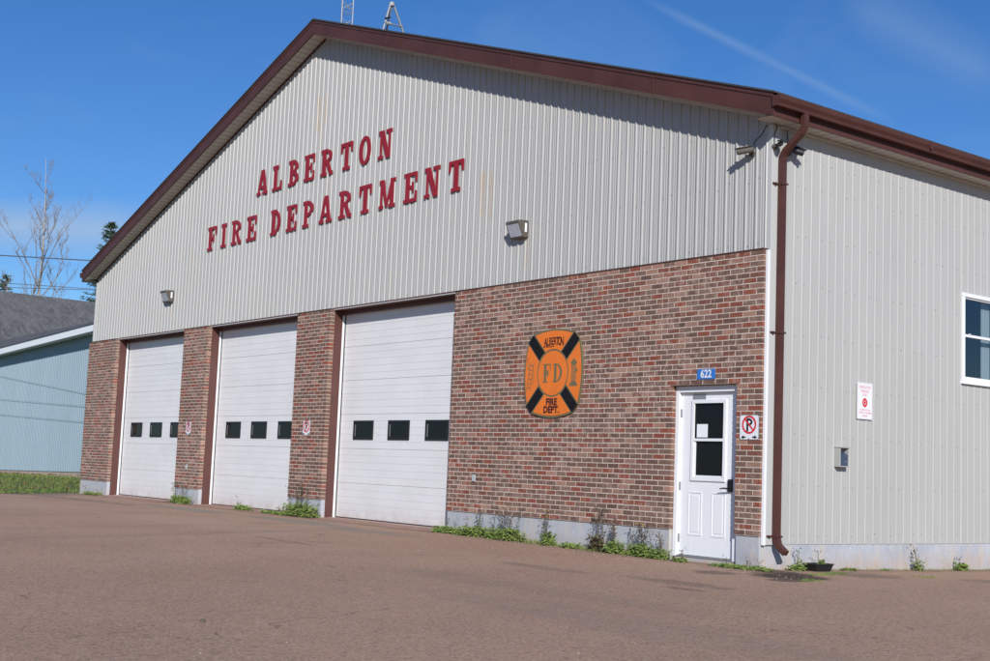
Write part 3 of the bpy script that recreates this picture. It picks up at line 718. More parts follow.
# J-trim where wall meets soffit, small brown line under the rake
for s in (-1, 1):
    mb = MB(); a = XM; b = XR-.05 if s > 0 else XL+.05; mb.prism([(a, -.032, zs(a)-.028), (b, -.032, zs(b)-.028), (b, -.032, zs(b)+.003), (a, -.032, zs(a)+.003)], [(a, -.004, zs(a)-.028), (b, -.004, zs(b)-.028), (b, -.004, zs(b)+.003), (a, -.004, zs(a)+.003)])
    mb.build('wall_trim', M['brown'] if s < 0 else M['soffit'], st)
mb = MB(); mb.box(.004, .036, .14, DEP, 4.955, 4.985); mb.build('wall_trim', M['soffit'], st)
# gutter and downspout
def gutter(x0, s):
    prof = [(0, .125), (0, .0), (.085, .0), (.092, .035), (.118, .075), (.125, .125), (.118, .125), (.108, .08), (.08, .008), (.006, .008), (.006, .125)]
    z0 = 5.085; mb = MB(); ya, yb = -OF-.02, DEP+.3
    mb.prism([(x0+s*p, ya, z0+q) for p, q in prof], [(x0+s*p, yb, z0+q) for p, q in prof])
    cap = [(0, .125), (0, 0), (.085, 0), (.092, .035), (.118, .075), (.125, .125)]
    for y in (ya-.004, yb+.001): mb.prism([(x0+s*p, y, z0+q) for p, q in cap], [(x0+s*p, y+.003, z0+q) for p, q in cap])
    return mb.build('gutter', M['brown'], st)
gutter(OS+.001, 1); gutter(XL-OS-.001, -1)
def rect_tube(mb, path, w, d, m=0):       # w along y, d along x-z plane; ribs on the front
    loops = []
    for i, (x, y, z, tx, tz) in enumerate(path):     # tangent direction in (x,z)
        nxx, nzz = tz, -tx; h = [(-1, -1), (-.35, -1), (-.3, -.82), (.3, -.82), (.35, -1), (1, -1), (1, 1), (-1, 1)]
        loops.append([(x+nxx*b*-d/2, y+a*w/2, z+nzz*b*-d/2) for a, b in h])
    n = len(loops[0]); b0 = len(mb.v)
    for lp in loops: mb.v += lp
    for i in range(len(loops)-1):
        for k in range(n): mb.f.append((b0+i*n+k, b0+i*n+(k+1) % n, b0+(i+1)*n+(k+1) % n, b0+(i+1)*n+k)); mb.m.append(m); mb.c.append(None)
    mb.f.append(tuple(b0+k for k in range(n))); mb.m.append(m); mb.c.append(None)
    mb.f.append(tuple(b0+(len(loops)-1)*n+k for k in range(n))[::-1]); mb.m.append(m); mb.c.append(None)
mb = MB(); DY = .135
def nrm(x, z): q = math.hypot(x, z); return x/q, z/q
path = [(.345, .20, 5.09, 0, -1), (.345, .20, 4.94, *nrm(-.05, -1)), (.31, .19, 4.86, *nrm(-.7, -1)), (.115, .14, 4.66, *nrm(-.7, -1)), (.075, DY, 4.60, *nrm(-.12, -1)), (.07, DY, 4.5, 0, -1),
        (.07, DY, 2.5, 0, -1), (.07, DY, .05, 0, -1), (.073, DY, -.02, *nrm(.12, -1)), (.10, DY, -.10, *nrm(.75, -1)), (.20, DY+.015, -.185, *nrm(1, -.7))]
rect_tube(mb, path, .080, .064)
for z in (4.25, 2.43, .005):
    mb.box(.026, .036, DY-.13, DY+.10, z-.012, z+.012); mb.tube([(.036, DY-.10, z), (.062, DY-.10, z)], .014, 8); mb.box(.108, .114, DY-.06, DY+.06, z-.012, z+.012)
mb.build('downspout', M['brown'], st)
# side windows
for (a, b) in WINS:
    mb = MB(); f = .055; xo = .030
    for (p, q, z0, z1) in ((a, b, WZ0, WZ0+.075), (a, b, WZ1-f, WZ1), (a, a+f, WZ0+.075, WZ1-f), (b-f, b, WZ0+.075, WZ1-f)): mb.box(-.06, xo, p, q, z0, z1)
    mb.box(-.06, xo+.014, a-.02, b+.02, WZ0-.006, WZ0+.035)
    wf = mb.build('window', M['white'], st, bevel=.004)
    mid = (WZ0+WZ1)/2+.04
    mb = MB(); mb.box(-.035, .012, a+f, b-f, mid-.018, mid+.018)
    for (p, q, z0, z1) in ((a+f, a+f+.022, WZ0+.075, WZ1-f), (b-f-.022, b-f, WZ0+.075, WZ1-f), (a+f, b-f, WZ0+.075, WZ0+.10), (a+f, b-f, WZ1-f-.022, WZ1-f)): mb.box(-.04, .006, p+.001, q-.001, z0+.001, z1-.001)
    mb.box(.012, .022, (a+b)/2-.30, (a+b)/2-.26, mid+.018, mid+.03)
    mb.build('sash', M['white'], wf)
    mb = MB(); mb.add([(-.02, a+f, WZ0+.075), (-.02, b-f, WZ0+.075), (-.02, b-f, WZ1-f), (-.02, a+f, WZ1-f)], [(0, 1, 2, 3)]); mb.build('window_pane', M['glass'], wf)
    mb = MB(); n = 24; vs = []
    for i in range(n+1):
        yv = a+.70+(b-.03-a-.70)*i/n; vs += [(-.13+.02*math.sin(i*1.35), yv, WZ0-.0), (-.13+.02*math.sin(i*1.35), yv, WZ1-.02)]
    mb.add(vs, [(2*i, 2*i+1, 2*i+3, 2*i+2) for i in range(n)]); mb.build('curtain', M['curtain'], wf)
# brick pipe covers
for (x, z) in ((-15.696, .452), (-5.574, .52)):
    mb = MB(); mb.box(x-.035, x+.035, -.115, -.1, z-.05, z+.05); mb.build('outlet_cover', M['curtain'], st)

# ------------------------------------------------------------------ wall lettering
def front(x0, z0, yb, mirror=1):
    return lambda u, v, d: (x0+u, yb-d, z0+v)
rows = [('ALBERTON', 5.995, .512, [(-13.375, .45), (-12.72, .37), (-12.075, .385), (-11.465, .385), (-10.835, .42), (-10.125, .40), (-9.49, .385), (-8.85, .42)], 'upper row of raised dark red serif letters reading ALBERTON on the grey gable'),
        ('FIREDEPARTMENT', 5.092, .512, [(-15.52, .40), (-14.88, .225), (-14.40, .42), (-13.715, .395), (-12.70, .39), (-12.055, .385), (-11.42, .385), (-10.80, .45), (-10.10, .42), (-9.41, .40), (-8.75, .50), (-7.98, .385), (-7.365, .43), (-6.685, .405)], 'lower row of raised dark red serif letters reading FIRE DEPARTMENT above the bay doors')]
for txt, z0, h, pos, lab in rows:
    sg = empty('wall_lettering', (pos[0][0], -.02, z0), lab, 'lettering')
    for ch, (x, wdt) in zip(txt, pos):
        mb = MB(); wu = wdt/h; g = glyph(ch, wu)
        field_mesh(Tf(g, 0, 0, h), -.02, -.02, wdt+.02, h+.03, .0075, .015, front(x, z0, -.021), mb)
        mb.build('letter', M['red'], sg, origin=(x, -.021, z0))

# ------------------------------------------------------------------ round-cornered badge on the brick
BX, BZ, BR = -3.80, 2.055, .632
bd = empty('fire_department_badge', (BX, -.10, BZ), 'orange and black cross-shaped badge with FD in its centre mounted on the brick wall', 'badge')
def place_b(base): return lambda u, v, d: (BX+u, base-d, BZ+v)
def arc_in(cx, cy, r): return El(cx, cy, r, r)
# four big arcs bound the plate, corners cut
R4 = 1.54; off = R4-BR
lens = In(El(0, -off, R4, R4), El(0, off, R4, R4), El(-off, 0, R4, R4), El(off, 0, R4, R4))
q = .722
cut = lambda X, Y: (np.abs(X)+np.abs(Y)-q*math.sqrt(2))/math.sqrt(2)
plate = In(lens, cut)
mb = MB(); field_mesh(plate, -.68, -.68, .68, .68, .012, .022, place_b(-.103), mb); mb.build('badge_plate', M['olive'], bd)
inner = lambda X, Y: plate(X, Y)+.027
bandw = .074
diag = lambda X, Y: np.minimum(np.abs(X-Y*.98), np.abs(X+Y*.98))/math.sqrt(2)-bandw
circ = El(0, 0, .318, .318); circ_out = El(0, 0, .343, .343)
org = Mi(Mi(inner, lambda X, Y: diag(X, Y)-.022), circ_out)
mb = MB(); field_mesh(org, -.68, -.68, .68, .68, .009, .003, place_b(-.1252), mb); field_mesh(circ, -.34, -.34, .34, .34, .009, .003, place_b(-.1252), mb); mb.build('badge_field', M['orange'], bd)
blk = Mi(In(diag, lambda X, Y: plate(X, Y)+.006), El(0, 0, .352, .352))
for (qx, qy) in ((-1, -1), (-1, 1), (1, -1), (1, 1)):
    mb = MB(); field_mesh(blk, min(0, qx*.68), min(0, qy*.68), max(0, qx*.68), max(0, qy*.68), .009, .006, place_b(-.1252), mb); mb.build('badge_band', M['badge_black'], bd)
def chars(txt, h, x, z, w, gap, t, s, mbx, base, cell, arch=0, dep=.002):
    tot = sum(w.get(c, w['_']) for c in txt)*h+gap*(len(txt)-1); u = x-tot/2
    for c in txt:
        wc = w.get(c, w['_']); um = u+wc*h/2; zz = z-h/2+arch*(1-((um-x)/(tot/2))**2)
        field_mesh(Tf(glyph(c, wc, t, s), 0, 0, h), -.01, -.01, wc*h+.01, h+.01, cell, dep, (lambda u_, v_, d, a=u, b=zz: (BX+a+u_, base-d, BZ+b+v_)), mbx)
        u += wc*h+gap
mb = MB(); chars('FD', .265, 0, .0, {'_': .74, 'F': .64}, .05, .19, .06, mb, -.1283, .005); mb.build('badge_letters', M['olive'], bd)
mb = MB()
for k, ch in enumerate('ALBERTON'):
    f = (k-3.5)/3.5; text_mesh(ch, .150+.02*abs(f), lambda u, v, d: (BX+.01+f*.180+u, -.1283-d, BZ+.45-.012*f*f+v), mb, bold=.004, sx=.60)
mb.tube([(BX-.22, -.130, BZ+.37), (BX-.17, -.130, BZ+.385), (BX-.10, -.130, BZ+.375), (BX+.02, -.130, BZ+.385)], .005, 5)
mb.build('badge_letters', M['maroon'], bd)
mb = MB(); text_mesh('FIRE', .132, lambda u, v, d: (BX+.0+u, -.1283-d, BZ-.415+v), mb, bold=.006); text_mesh('DEPT.', .132, lambda u, v, d: (BX+.0+u, -.1283-d, BZ-.525+v), mb, bold=.006)
mb.build('badge_letters', M['maroon'], bd)
# hydrant
hy = Un(Bx(-.048, -.17, .048, .13), Bx(-.062, .118, .062, .14), In(El(0, .14, .052, .035), Bx(-1, .14, 1, 1)), Bx(-.012, .17, .012, .195), Bx(-.085, -.195, .085, -.170), Bx(-.070, -.170, .070, -.145), Bx(.048, .0, .068, .05), Bx(.068, .012, .082, .038))
cuts_h = Un(*[Bx(x-.0055, -.13, x+.0055, .10) for x in (-.026, -.0, .026)])
mb = MB(); field_mesh(Mi(hy, cuts_h), -.12, -.22, .12, .24, .004, .002, lambda u, v, d: (BX+.455+u, -.1283-d, BZ+.0+v), mb); mb.build('badge_hydrant', M['olive'], bd)
# ladder and pole
ld = Un(Ln(-.105, -.24, -.045, .17, .011), Ln(-.035, -.25, .035, .16, .011), *[Ln(-.10+.0117*k*.95, -.20+k*.065, -.022+.0117*k*.9, -.205+k*.065, .010) for k in range(6)], Ln(-.12, .20, -.07, .245, .010), Ln(-.085, .06, -.115, .20, .008), Ln(.02, -.16, .045, .05, .007))
mb = MB(); field_mesh(ld, -.14, -.27, .08, .27, .004, .002, lambda u, v, d: (BX-.455+u, -.1283-d, BZ+.0+v), mb); mb.build('badge_ladder', M['olive'], bd)

# ------------------------------------------------------------------ small signs
def rrect(w, h, r): return lambda X, Y: np.sqrt(np.maximum(np.abs(X)-w/2+r, 0)**2+np.maximum(np.abs(Y)-h/2+r, 0)**2)-r+np.minimum(np.maximum(np.abs(X)-w/2+r, np.abs(Y)-h/2+r), 0)
def no_parking(x, z, label, wd=.30, ht=.30):
    t = empty('no_parking_sign', (x, -.102, z), label, 'sign', 'no parking signs on the brick')
    pl = lambda b: (lambda u, v, d: (x+u, b-d, z+v))
    mb = MB(); field_mesh(rrect(wd, ht, .03), -.17, -.17, .17, .17, .01, .004, pl(-.1025), mb)
    mb.build('sign_plate', M['plate'], t)
    mb = MB(); field_mesh(rrect(wd-.014, ht-.014, .026), -.17, -.17, .17, .17, .01, .001, pl(-.1066), mb); mb.build('sign_face', M['sign_white'], t)
    mb = MB(); s = ht/.30
    field_mesh(Un(Bx(-.042, -.078, -.012, .078), Mi(In(El(-.01, .034, .062, .045), Bx(-.013, -1, 1, 1)), In(El(-.01, .034, .032, .018), Bx(-.013, -1, 1, 1))), Bx(-.042, .052, -.012, .079)), -.1, -.1, .1, .1, .0035, .001, lambda u, v, d: (x+u, -.1077-d, z+.03*s+v), mb)
    mb.build('sign_print', M['black'], t)
    for sg in (-1, 1): mb = MB(); field_mesh(Un(Bx(-.035, -.009, .01, .009), Pg([(.0, -.024), (.04, 0), (.0, .024)])), -.05, -.05, .05, .05, .004, .001, lambda u, v, d, sg=sg: (x+sg*(.085+u), -.1077-d, z-.118*s+v), mb); mb.build('arrow', M['black'], t)
    mb = MB(); field_mesh(Un(Mi(El(0, 0, .110, .110), El(0, 0, .086, .086)), In(Ln(-.08, .08, .08, -.08, .020), El(0, 0, .10, .10))), -.13, -.13, .13, .13, .004, .001, lambda u, v, d: (x+u, -.1089-d, z+.032*s+v), mb)
    mb.build('red_ring', M['sign_red'], t)
    mb = MB()
    for zz in (.135*s, -.135*s): mb = MB(); mb.tube([(x, -.1066, z+zz), (x, -.112, z+zz)], .008, 8); mb.build('bolt', M['plate'], t)
no_parking(-.172, 1.283, 'white no parking sign beside the entry door, nearest the brown downspout')
no_parking(-10.70, 1.277, 'white no parking sign on the pier between the middle and nearest bay doors', .26, .28)
no_parking(-15.72, 1.276, 'white no parking sign on the pier between the farthest and middle bay doors', .26, .28)
t = empty('house_number_plate', (-.885, -.102, 1.945), 'small blue number plate reading 622 above the entry door', 'number plate')
mb = MB(); field_mesh(rrect(.305, .128, .012), -.17, -.08, .17, .08, .008, .004, lambda u, v, d: (-.885+u, -.1025-d, 1.945+v), mb); mb.build('plate', M['sign_blue'], t)
mb = MB(); text_mesh('622', .135, lambda u, v, d: (-.885+u, -.1068-d, 1.945+v), mb, bold=.0035, depth=.001, sx=.92); mb.build('numerals', M['sign_white'], t)
# notice on the side wall
t = empty('parking_notice', (.022, 1.875, 1.72), 'white notice with faded red print and a red round emblem on the side wall', 'sign')
mb = MB(); mb.box(.021, .025, 1.716, 2.036, 1.487, 1.955); mb.build('notice_board', M['sign_white'], t)
pside = lambda y, z, b: (lambda u, v, d: (b+d, y+u, z+v))
mb = MB()
for s_, zz, sz in (('FIREFIGHTER', 1.895, .050), ('PARKING', 1.845, .050), ('ONLY', 1.798, .048), ('OTHERS WILL BE', 1.605, .034), ('TOWED AT OWNERS', 1.568, .034), ('EXPENSE', 1.530, .034)):
    text_mesh(s_, sz, pside(1.876, zz, .0255), mb, depth=.0006, bold=.0004, sx=.84)
fr_ = Mi(rrect(.305, .453, .012), rrect(.295, .443, .01)); field_mesh(fr_, -.17, -.24, .17, .24, .006, .0006, pside(1.876, 1.721, .0255), mb)
mb.build('notice_print', M['sign_pink'], t)
mb = MB(); em = Mi(In(El(0, 0, .052, .058), lambda X, Y: (np.abs(X)+np.abs(Y)-.078)/1.414), Mi(El(0, 0, .026, .028), El(0, 0, .019, .021)))
field_mesh(em, -.07, -.07, .07, .07, .003, .0008, pside(1.876, 1.70, .0255), mb); mb.build('notice_emblem', M['sign_red'], t)
# key box
t = empty('key_box', (.0, 1.39, .86), 'small grey box with a dark blue front panel on the side wall under the notice', 'box')
mb = MB(); mb.box(.003, .095, 1.285, 1.303, .865, 1.10); mb.box(.003, .095, 1.455, 1.473, .865, 1.10); mb.box(.003, .105, 1.280, 1.478, 1.10, 1.115); mb.box(.003, .095, 1.303, 1.455, .865, .88); mb.box(.003, .02, 1.303, 1.455, .88, 1.10)
mb.build('housing', M['grey_box'], t, bevel=.003)
mb = MB(); mb.box(.02, .088, 1.304, 1.454, .885, 1.015); mb.prism([(.02, 1.304, 1.0155), (.088, 1.304, 1.0155), (.02, 1.304, 1.06)], [(.02, 1.454, 1.0155), (.088, 1.454, 1.0155), (.02, 1.454, 1.06)]); mb.build('cover', M['navy'], t)
mb = MB(); mb.box(.0885, .0905, 1.395, 1.43, .925, .935); mb.build('badge_strip', M['alu'], t)

# ------------------------------------------------------------------ floodlights
def floodlight(xr, z0, z1, label):
    xl = xr-.315; h = z1-z0; t = empty('wall_floodlight', ((xl+xr)/2, -.02, z0), label, 'floodlight', 'bronze floodlights on the gable')
    A = [(-.004, z0+.02), (-.004, z1-.005), (-.05, z1), (-.205, z1-.012), (-.205, z1-.045), (-.105, z0), (-.06, z0-.004)]
    mb = MB(); mb.prism([(xl, y, z) for y, z in A], [(xr, y, z) for y, z in A]); b = mb.build('housing', M['bronze'], t, bevel=.006)
    # glass pane lies on the slanted face
    (ya, za), (yb, zb) = (-.205, z1-.045), (-.105, z0); dy, dz = yb-ya, zb-za; q = math.hypot(dy, dz); ny, nz_ = -abs(dz)/q, -abs(dy)/q
    def onf(f, o): return (ya+dy*f+ny*o, za+dz*f+nz_*o)
    mb = MB(); L_ = []
    for o in (.001, .004):
        L_.append([(x, *onf(f, o)) for x, f in ((xl+.025, .09), (xr-.025, .09), (xr-.025, .91), (xl+.025, .91))])
    mb.prism(L_[0], L_[1]); mb.build('glass', M['lens'], t)
    mb = MB(); mb.box(xr+.0005, xr+.002, -.085, -.045, z0+.08, z1-.045); mb.build('sticker', M['paper'], t)
    for zz in (z0+.035, z1-.03):
        mb = MB(); mb.tube([(xr+.0005, -.025, zz), (xr+.006, -.025, zz)], .009, 8); mb.build('screw', M['plate'], t)
    return t
floodlight(-4.60, 4.115, 4.375, 'bronze floodlight with pale glass on the gable above the orange badge')
floodlight(-17.13, 4.115, 4.375, 'bronze floodlight with pale glass on the gable above the farthest bay door')

# ------------------------------------------------------------------ security cameras
def bullet(base, aim, body_r, length, label, matb, cable=None):
    t = empty('security_camera', base, label, 'camera', 'security cameras under the eave corner')
    b = Vector(base); aim = Vector(aim); d = aim.normalized()
    n = Vector((0, -1, 0)) if abs(base[1]) < .06 and base[0] < .01 else Vector((1, 0, 0))
    mb = MB(); mb.tube([b, b+n*.035], .038, 12); mb.tube([b+n*.03, b+n*.085+Vector((0, 0, .012))], .014, 8); mb.build('bracket', M['bronze'], t)
    c = b+n*.10+Vector((0, 0, .025))
    mb = MB(); mb.tube([c-d*length*.38, c-d*length*.36, c+d*length*.6, c+d*length*.62], [body_r*.8, body_r, body_r, body_r*.9], 12); mb.build('camera_body', matb, t)
    e = c+d*length*.62; mb = MB(); mb.tube([e+d*.001, e+d*.004], body_r*.72, 12); mb.build('lens', M['black'], t)
    s_ = d.cross(Vector((0, 0, 1))).normalized(); u_ = s_.cross(d).normalized(); mb = MB(); a = c+u_*(body_r+.006)
    p = [a-d*length*.3-s_*body_r, a+d*length*.75-s_*body_r, a+d*length*.75+s_*body_r, a-d*length*.3+s_*body_r]
    mb.prism(p, [v+u_*.005 for v in p]); mb.build('hood', matb, t)
    if cable:
        mb = MB(); mb.tube(cable, .006, 6); mb.build('cable', M['wire'], t)
    return t
bullet((-.27, -.022, 4.655), (-.85, -.50, -.12), .036, .21, 'grey bullet camera on the front wall pointing left from the eave corner', M['bronze'],
       [(-.27, -.03, 4.68), (-.22, -.05, 4.80), (-.10, -.06, 4.86), (-.06, -.04, 4.95), (-.05, -.03, 4.98)])
bullet((.024, .02, 4.70), (.5, -.80, -.35), .032, .13, 'small black camera on the corner trim left of the downspout top', M['black'],
       [(.03, .02, 4.72), (.05, .0, 4.85), (.05, .04, 4.93), (.03, .05, 4.98)])
bullet((.002, .30, 4.675), (.55, .80, -.28), .040, .20, 'black bullet camera on the side wall just right of the downspout', M['black'],
       [(.01, .30, 4.70), (.03, .27, 4.85), (.03, .25, 4.98)])

# ------------------------------------------------------------------ roof masts
ROOFZ = 9.03
t = empty('lattice_mast', (XM, .42, ROOFZ-.1), 'slim galvanised lattice mast rising from the roof ridge, left of the tripod', 'mast')
c3 = [(XM-.02, .30), (XM+.02, .52), (XM-.20, .40)]; top = 13.5
for (x, y) in c3:
    mb = MB(); mb.tube([(x, y, ROOFZ-.06), (x, y, top)], .013, 8); mb.build('leg', M['alu'], t)
z = ROOFZ+.02; k = 0
while z < top-.3:
    mb = MB()
    for (p, q) in ((0, 1), (1, 2), (2, 0)):
        (x0, y0), (x1, y1) = c3[p], c3[q]; mb.tube([(x0, y0, z), (x1, y1, z+.16)], .007, 5); mb.tube([(x1, y1, z+.0), (x0, y0, z+.16)], .007, 5)
        mb.tube([(x0, y0, z-.05), (x1, y1, z-.05)], .006, 5)
    z += .34; mb.build('lacing', M['alu'], t)
t = empty('tripod_mast', (XM, 1.49, ROOFZ-.1), 'short galvanised A-frame antenna tripod standing empty on the roof ridge', 'tripod')
apex = Vector((XM, 1.42, 9.76))
for (x, y, z) in ((XM+.05, 1.17, 9.02), (XM+.02, 1.83, 9.02), (XM-.42, 1.5, 8.88)):
    mb = MB(); mb.tube([(x, y, z), tuple(apex+Vector((0, (y-1.49)*.12, 0)))], .022, 8); mb.tube([(x, y, z-.01), (x, y, z+.012)], .045, 10); mb.build('leg', M['alu'], t)
mb = MB(); mb.tube([(XM+.045, 1.235, 9.33), (XM+.02, 1.70, 9.36)], .017, 8); mb.build('crossbar', M['alu'], t)
mb = MB(); mb.tube([(XM, 1.42, 9.73), (XM, 1.42, 9.80)], .05, 10); mb.build('clamp', M['grey_box'], t); mb = MB(); mb.tube([(XM+.05, 1.29, 9.335), (XM+.05, 1.37, 9.34)], .032, 10); mb.build('clamp', M['grey_box'], t)
mb = MB(); mb.tube([(XM+.05, 1.25, 9.42), (XM+.05, 1.36, 9.47)], .018, 6); mb.build('bolt', M['black'], t)

# ------------------------------------------------------------------ black planter tray by the side wall
t = empty('plastic_tray', (.22, .77, H(.22, .77)), 'low black plastic tray with a weed in it at the foot of the side wall', 'tray')
bz = H(.22, .77)
mb = MB(); a = [(.11, .63), (.27, .63), (.27, .90), (.11, .90)]; b = [(.09, .60), (.29, .60), (.29, .93), (.09, .93)]
lo = [(x, y, bz+.002) for x, y in a]; hi = [(x, y, bz+.085) for x, y in b]; hi2 = [(.19+(x-.19)*.92, .765+(y-.765)*.93, bz+.085) for x, y in b]; lo2 = [(.19+(x-.19)*.9, .765+(y-.765)*.93, bz+.02) for x, y in a]
mb.add(lo+hi+hi2+lo2, [(3, 2, 1, 0)]+[(i, (i+1) % 4, 4+(i+1) % 4, 4+i) for i in range(4)]+[(4+i, 4+(i+1) % 4, 8+(i+1) % 4, 8+i) for i in range(4)]+[(8+i, 8+(i+1) % 4, 12+(i+1) % 4, 12+i) for i in range(4)]+[(12, 13, 14, 15)])
mb.build('tray_body', M['black'], t)
mb = MB(); 
for (x0, x1, y0, y1) in ((.082, .298, .592, .608), (.082, .298, .922, .938), (.082, .098, .608, .922), (.282, .298, .608, .922)): mb.box(x0, x1, y0, y1, bz+.080, bz+.092)
mb.build('rim', M['black'], t)
mb = MB(); mb.box(.105, .275, .62, .91, bz+.055, bz+.061); mb.build('soil', M['soil'], t)

# ------------------------------------------------------------------ weeds
def leafq(mb, p, d, L_, W, m, droop=.35):
    d = Vector(d).normalized(); s_ = d.cross(Vector((0, 0, 1)))
    s_ = s_.normalized() if s_.length > .01 else Vector((1, 0, 0)); p = Vector(p); dn = Vector((0, 0, -1))
    a = p+d*L_*.45; b = p+d*L_+dn*L_*droop
    mb.add([p, a-s_*W/2+dn*L_*.06, b, a+s_*W/2+dn*L_*.06, a+Vector((0, 0, W*.12))], [(0, 1, 4), (1, 2, 4), (2, 3, 4), (3, 0, 4)], m)
def weed(x, y, wx, hgt, nlow, nst, label, seed, z=None, red=0, ly=.08, flowers=0, leafsize=.06, dry=.5):
    r = random.Random(seed); z = H(x, y) if z is None else z
    t = empty('weed_clump', (x, y, z), label, 'weed', 'weeds along the foot of the walls')
    lf = MB(); sx, sy = (wx, ly)
    for k in range(int(nlow*1.7)):
        px = x+r.gauss(0, .42)*sx; py = y+r.gauss(0, .4)*sy; px = max(x-sx, min(x+sx, px))
        base = Vector((px, py, H(px, py)-.005 if z < -.25 and abs(z-H(x, y)) < .01 else z))
        hh = hgt*r.uniform(.10, .40); an = r.uniform(0, 6.28); tip = base+Vector((math.cos(an)*.3*hh, math.sin(an)*.25*hh, hh))
        lf.tube([base, tip], [.003, .0015], 4, m=3)
        for q in range(5):
            f = r.uniform(.1, 1); p = base.lerp(tip, f); a2 = r.uniform(0, 6.28)
            leafq(lf, p, (math.cos(a2), math.sin(a2), r.uniform(.0, 1.0)), leafsize*r.uniform(.6, 1.3), leafsize*r.uniform(.4, .7), 1 if r.random() < red else 0)
    for k in range(nst):
        px = x+r.gauss(0, .4)*sx; py = y+r.gauss(0, .25)*sy; hh = hgt*r.uniform(.65, 1.05); p = Vector((px, py, H(px, py) if abs(z-H(x, y)) < .01 else z)); pts = [p]
        dx, dy = r.gauss(0, .10), r.gauss(0, .10)
        for q in range(4): p = p+Vector(((dx+r.gauss(0, .05))*hh/4, (dy+r.gauss(0, .05))*hh/4, hh/4)); pts.append(p)
        sm = MB(); sm.tube(pts, [.004, .0035, .003, .0025, .0015], 4)
        for q in range(int(6+hh*22)):
            f = r.uniform(.12, 1)*3.999; i = int(f); pp = pts[i].lerp(pts[i+1], f-i); a2 = r.uniform(0, 6.28); hf = f/4
            dv = Vector((math.cos(a2), math.sin(a2), r.uniform(.2, 1.1)))
            if hf > .45 and r.random() < dry+.35*hf:
                e = pp+dv.normalized()*r.uniform(.02, .06); sm.tube([pp, e], .0014, 3)
                for _ in range(3):
                    g_ = e+Vector((r.gauss(0, .010), r.gauss(0, .010), r.gauss(0, .012))); s2 = r.uniform(.005, .011)
                    sm.add([g_+Vector((s2, 0, 0)), g_+Vector((-s2*.5, s2*.8, 0)), g_+Vector((-s2*.5, -s2*.8, 0)), g_+Vector((0, 0, s2*1.5))], [(0, 1, 3), (1, 2, 3), (2, 0, 3), (0, 2, 1)], 1)
            else: leafq(lf, pp, dv, leafsize*r.uniform(.5, 1.0)*(1.15-hf*.6), leafsize*.32, 1 if r.random() < red else 0)
        sm.build('stalk', [M['stalk'], M['seed']], t)
        if k < flowers:
            for _ in range(3):
                g_ = pts[-1]+Vector((r.gauss(0, .02), r.gauss(0, .02), r.gauss(0, .015)))
                lf.add([g_+Vector((.011, 0, .004)), g_+Vector((0, .011, 0)), g_+Vector((-.011, 0, .004)), g_+Vector((0, -.011, 0)), g_+Vector((0, 0, .009))], [(0, 1, 4), (1, 2, 4), (2, 3, 4), (3, 0, 4)], 2)
    lf.build('foliage', [M['leaf'], M['leaf_red'], M['flower'], M['stalk']], t)
    return t
W = weed
W(-20.6, -.20, .75, .22, 60, 2, 'low green weeds at the foot of the farthest brick pier', 11)
W(-15.65, -.20, .55, .42, 90, 7, 'leafy weeds at the foot of the pier between the farthest and middle bay doors', 12, leafsize=.07)
W(-12.75, -.22, .32, .30, 50, 1, 'small lone weed patch in front of the middle bay door', 13, leafsize=.06)
W(-10.55, -.24, .62, .62, 190, 14, 'tall leafy weeds hiding the foot of the pier left of the nearest bay door', 14, leafsize=.075, ly=.14)
W(-11.45, -.28, .45, .18, 50, 0, 'low weeds trailing in front of the right end of the middle bay door', 15, ly=.06)
W(-8.4, -.25, .5, .06, 26, 0, 'thin strip of short grass at the sill of the nearest bay door', 16, leafsize=.03, ly=.03)
W(-6.05, -.22, .40, .26, 90, 2, 'low leafy weeds at the right edge of the nearest bay door', 17, ly=.10)
W(-5.35, -.21, .42, .40, 130, 7, 'bushy weeds on the concrete base at the left end of the brick wall', 18, flowers=1, leafsize=.065, ly=.12)
W(-4.62, -.21, .36, .46, 120, 9, 'bushy weeds with dry stalks left of the orange badge', 19, leafsize=.065, ly=.12, dry=.7)
W(-3.72, -.18, .12, .48, 40, 4, 'narrow upright weed with yellow tips directly below the orange badge', 20, flowers=3, leafsize=.07)
W(-3.20, -.19, .17, .20, 36, 0, 'small round weed just right of the orange badge', 21, leafsize=.065)
W(-2.68, -.18, .17, .62, 34, 6, 'tall dry brown stalks with reddish leaves on the concrete base', 22, red=.75, dry=.95, flowers=1)
W(-2.36, -.18, .15, .46, 40, 5, 'green weed with dark seed stalks right of the reddish weed', 23, dry=.85, flowers=2, leafsize=.07)
W(-2.02, -.18, .10, .38, 24, 3, 'slim weed with dark seed heads midway between badge and entry door', 24, dry=.85)
W(-1.80, -.20, .18, .44, 60, 6, 'leafy weed with dark seed stalks left of the entry door', 25, dry=.8, flowers=2, leafsize=.065)
W(-1.50, -.22, .20, .34, 60, 4, 'low weed against the left jamb of the entry door', 26, dry=.8, leafsize=.055)
W(-1.12, -.26, .15, .16, 40, 1, 'small reddish green weed on the entry door sill', 27, red=.25, leafsize=.045)
W(-.30, -.24, .30, .12, 70, 2, 'short green weeds between the entry door and the downspout', 28, leafsize=.045, ly=.07)
W(.05, -.16, .25, .14, 50, 1, 'short grass tuft at the building corner under the downspout', 29, leafsize=.04, ly=.12)
def WS(y, wy, h, nl, ns, lab, sd, **k): return weed(.12, y, .06, h, nl, ns, lab, sd, ly=wy, **k)
WS(.50, .07, .30, 12, 2, 'small leafy weed left of the black plastic tray', 31, leafsize=.07, dry=.2)
WS(.38, .05, .16, 10, 0, 'tiny weed sprout between the downspout and the tray', 32, leafsize=.05)
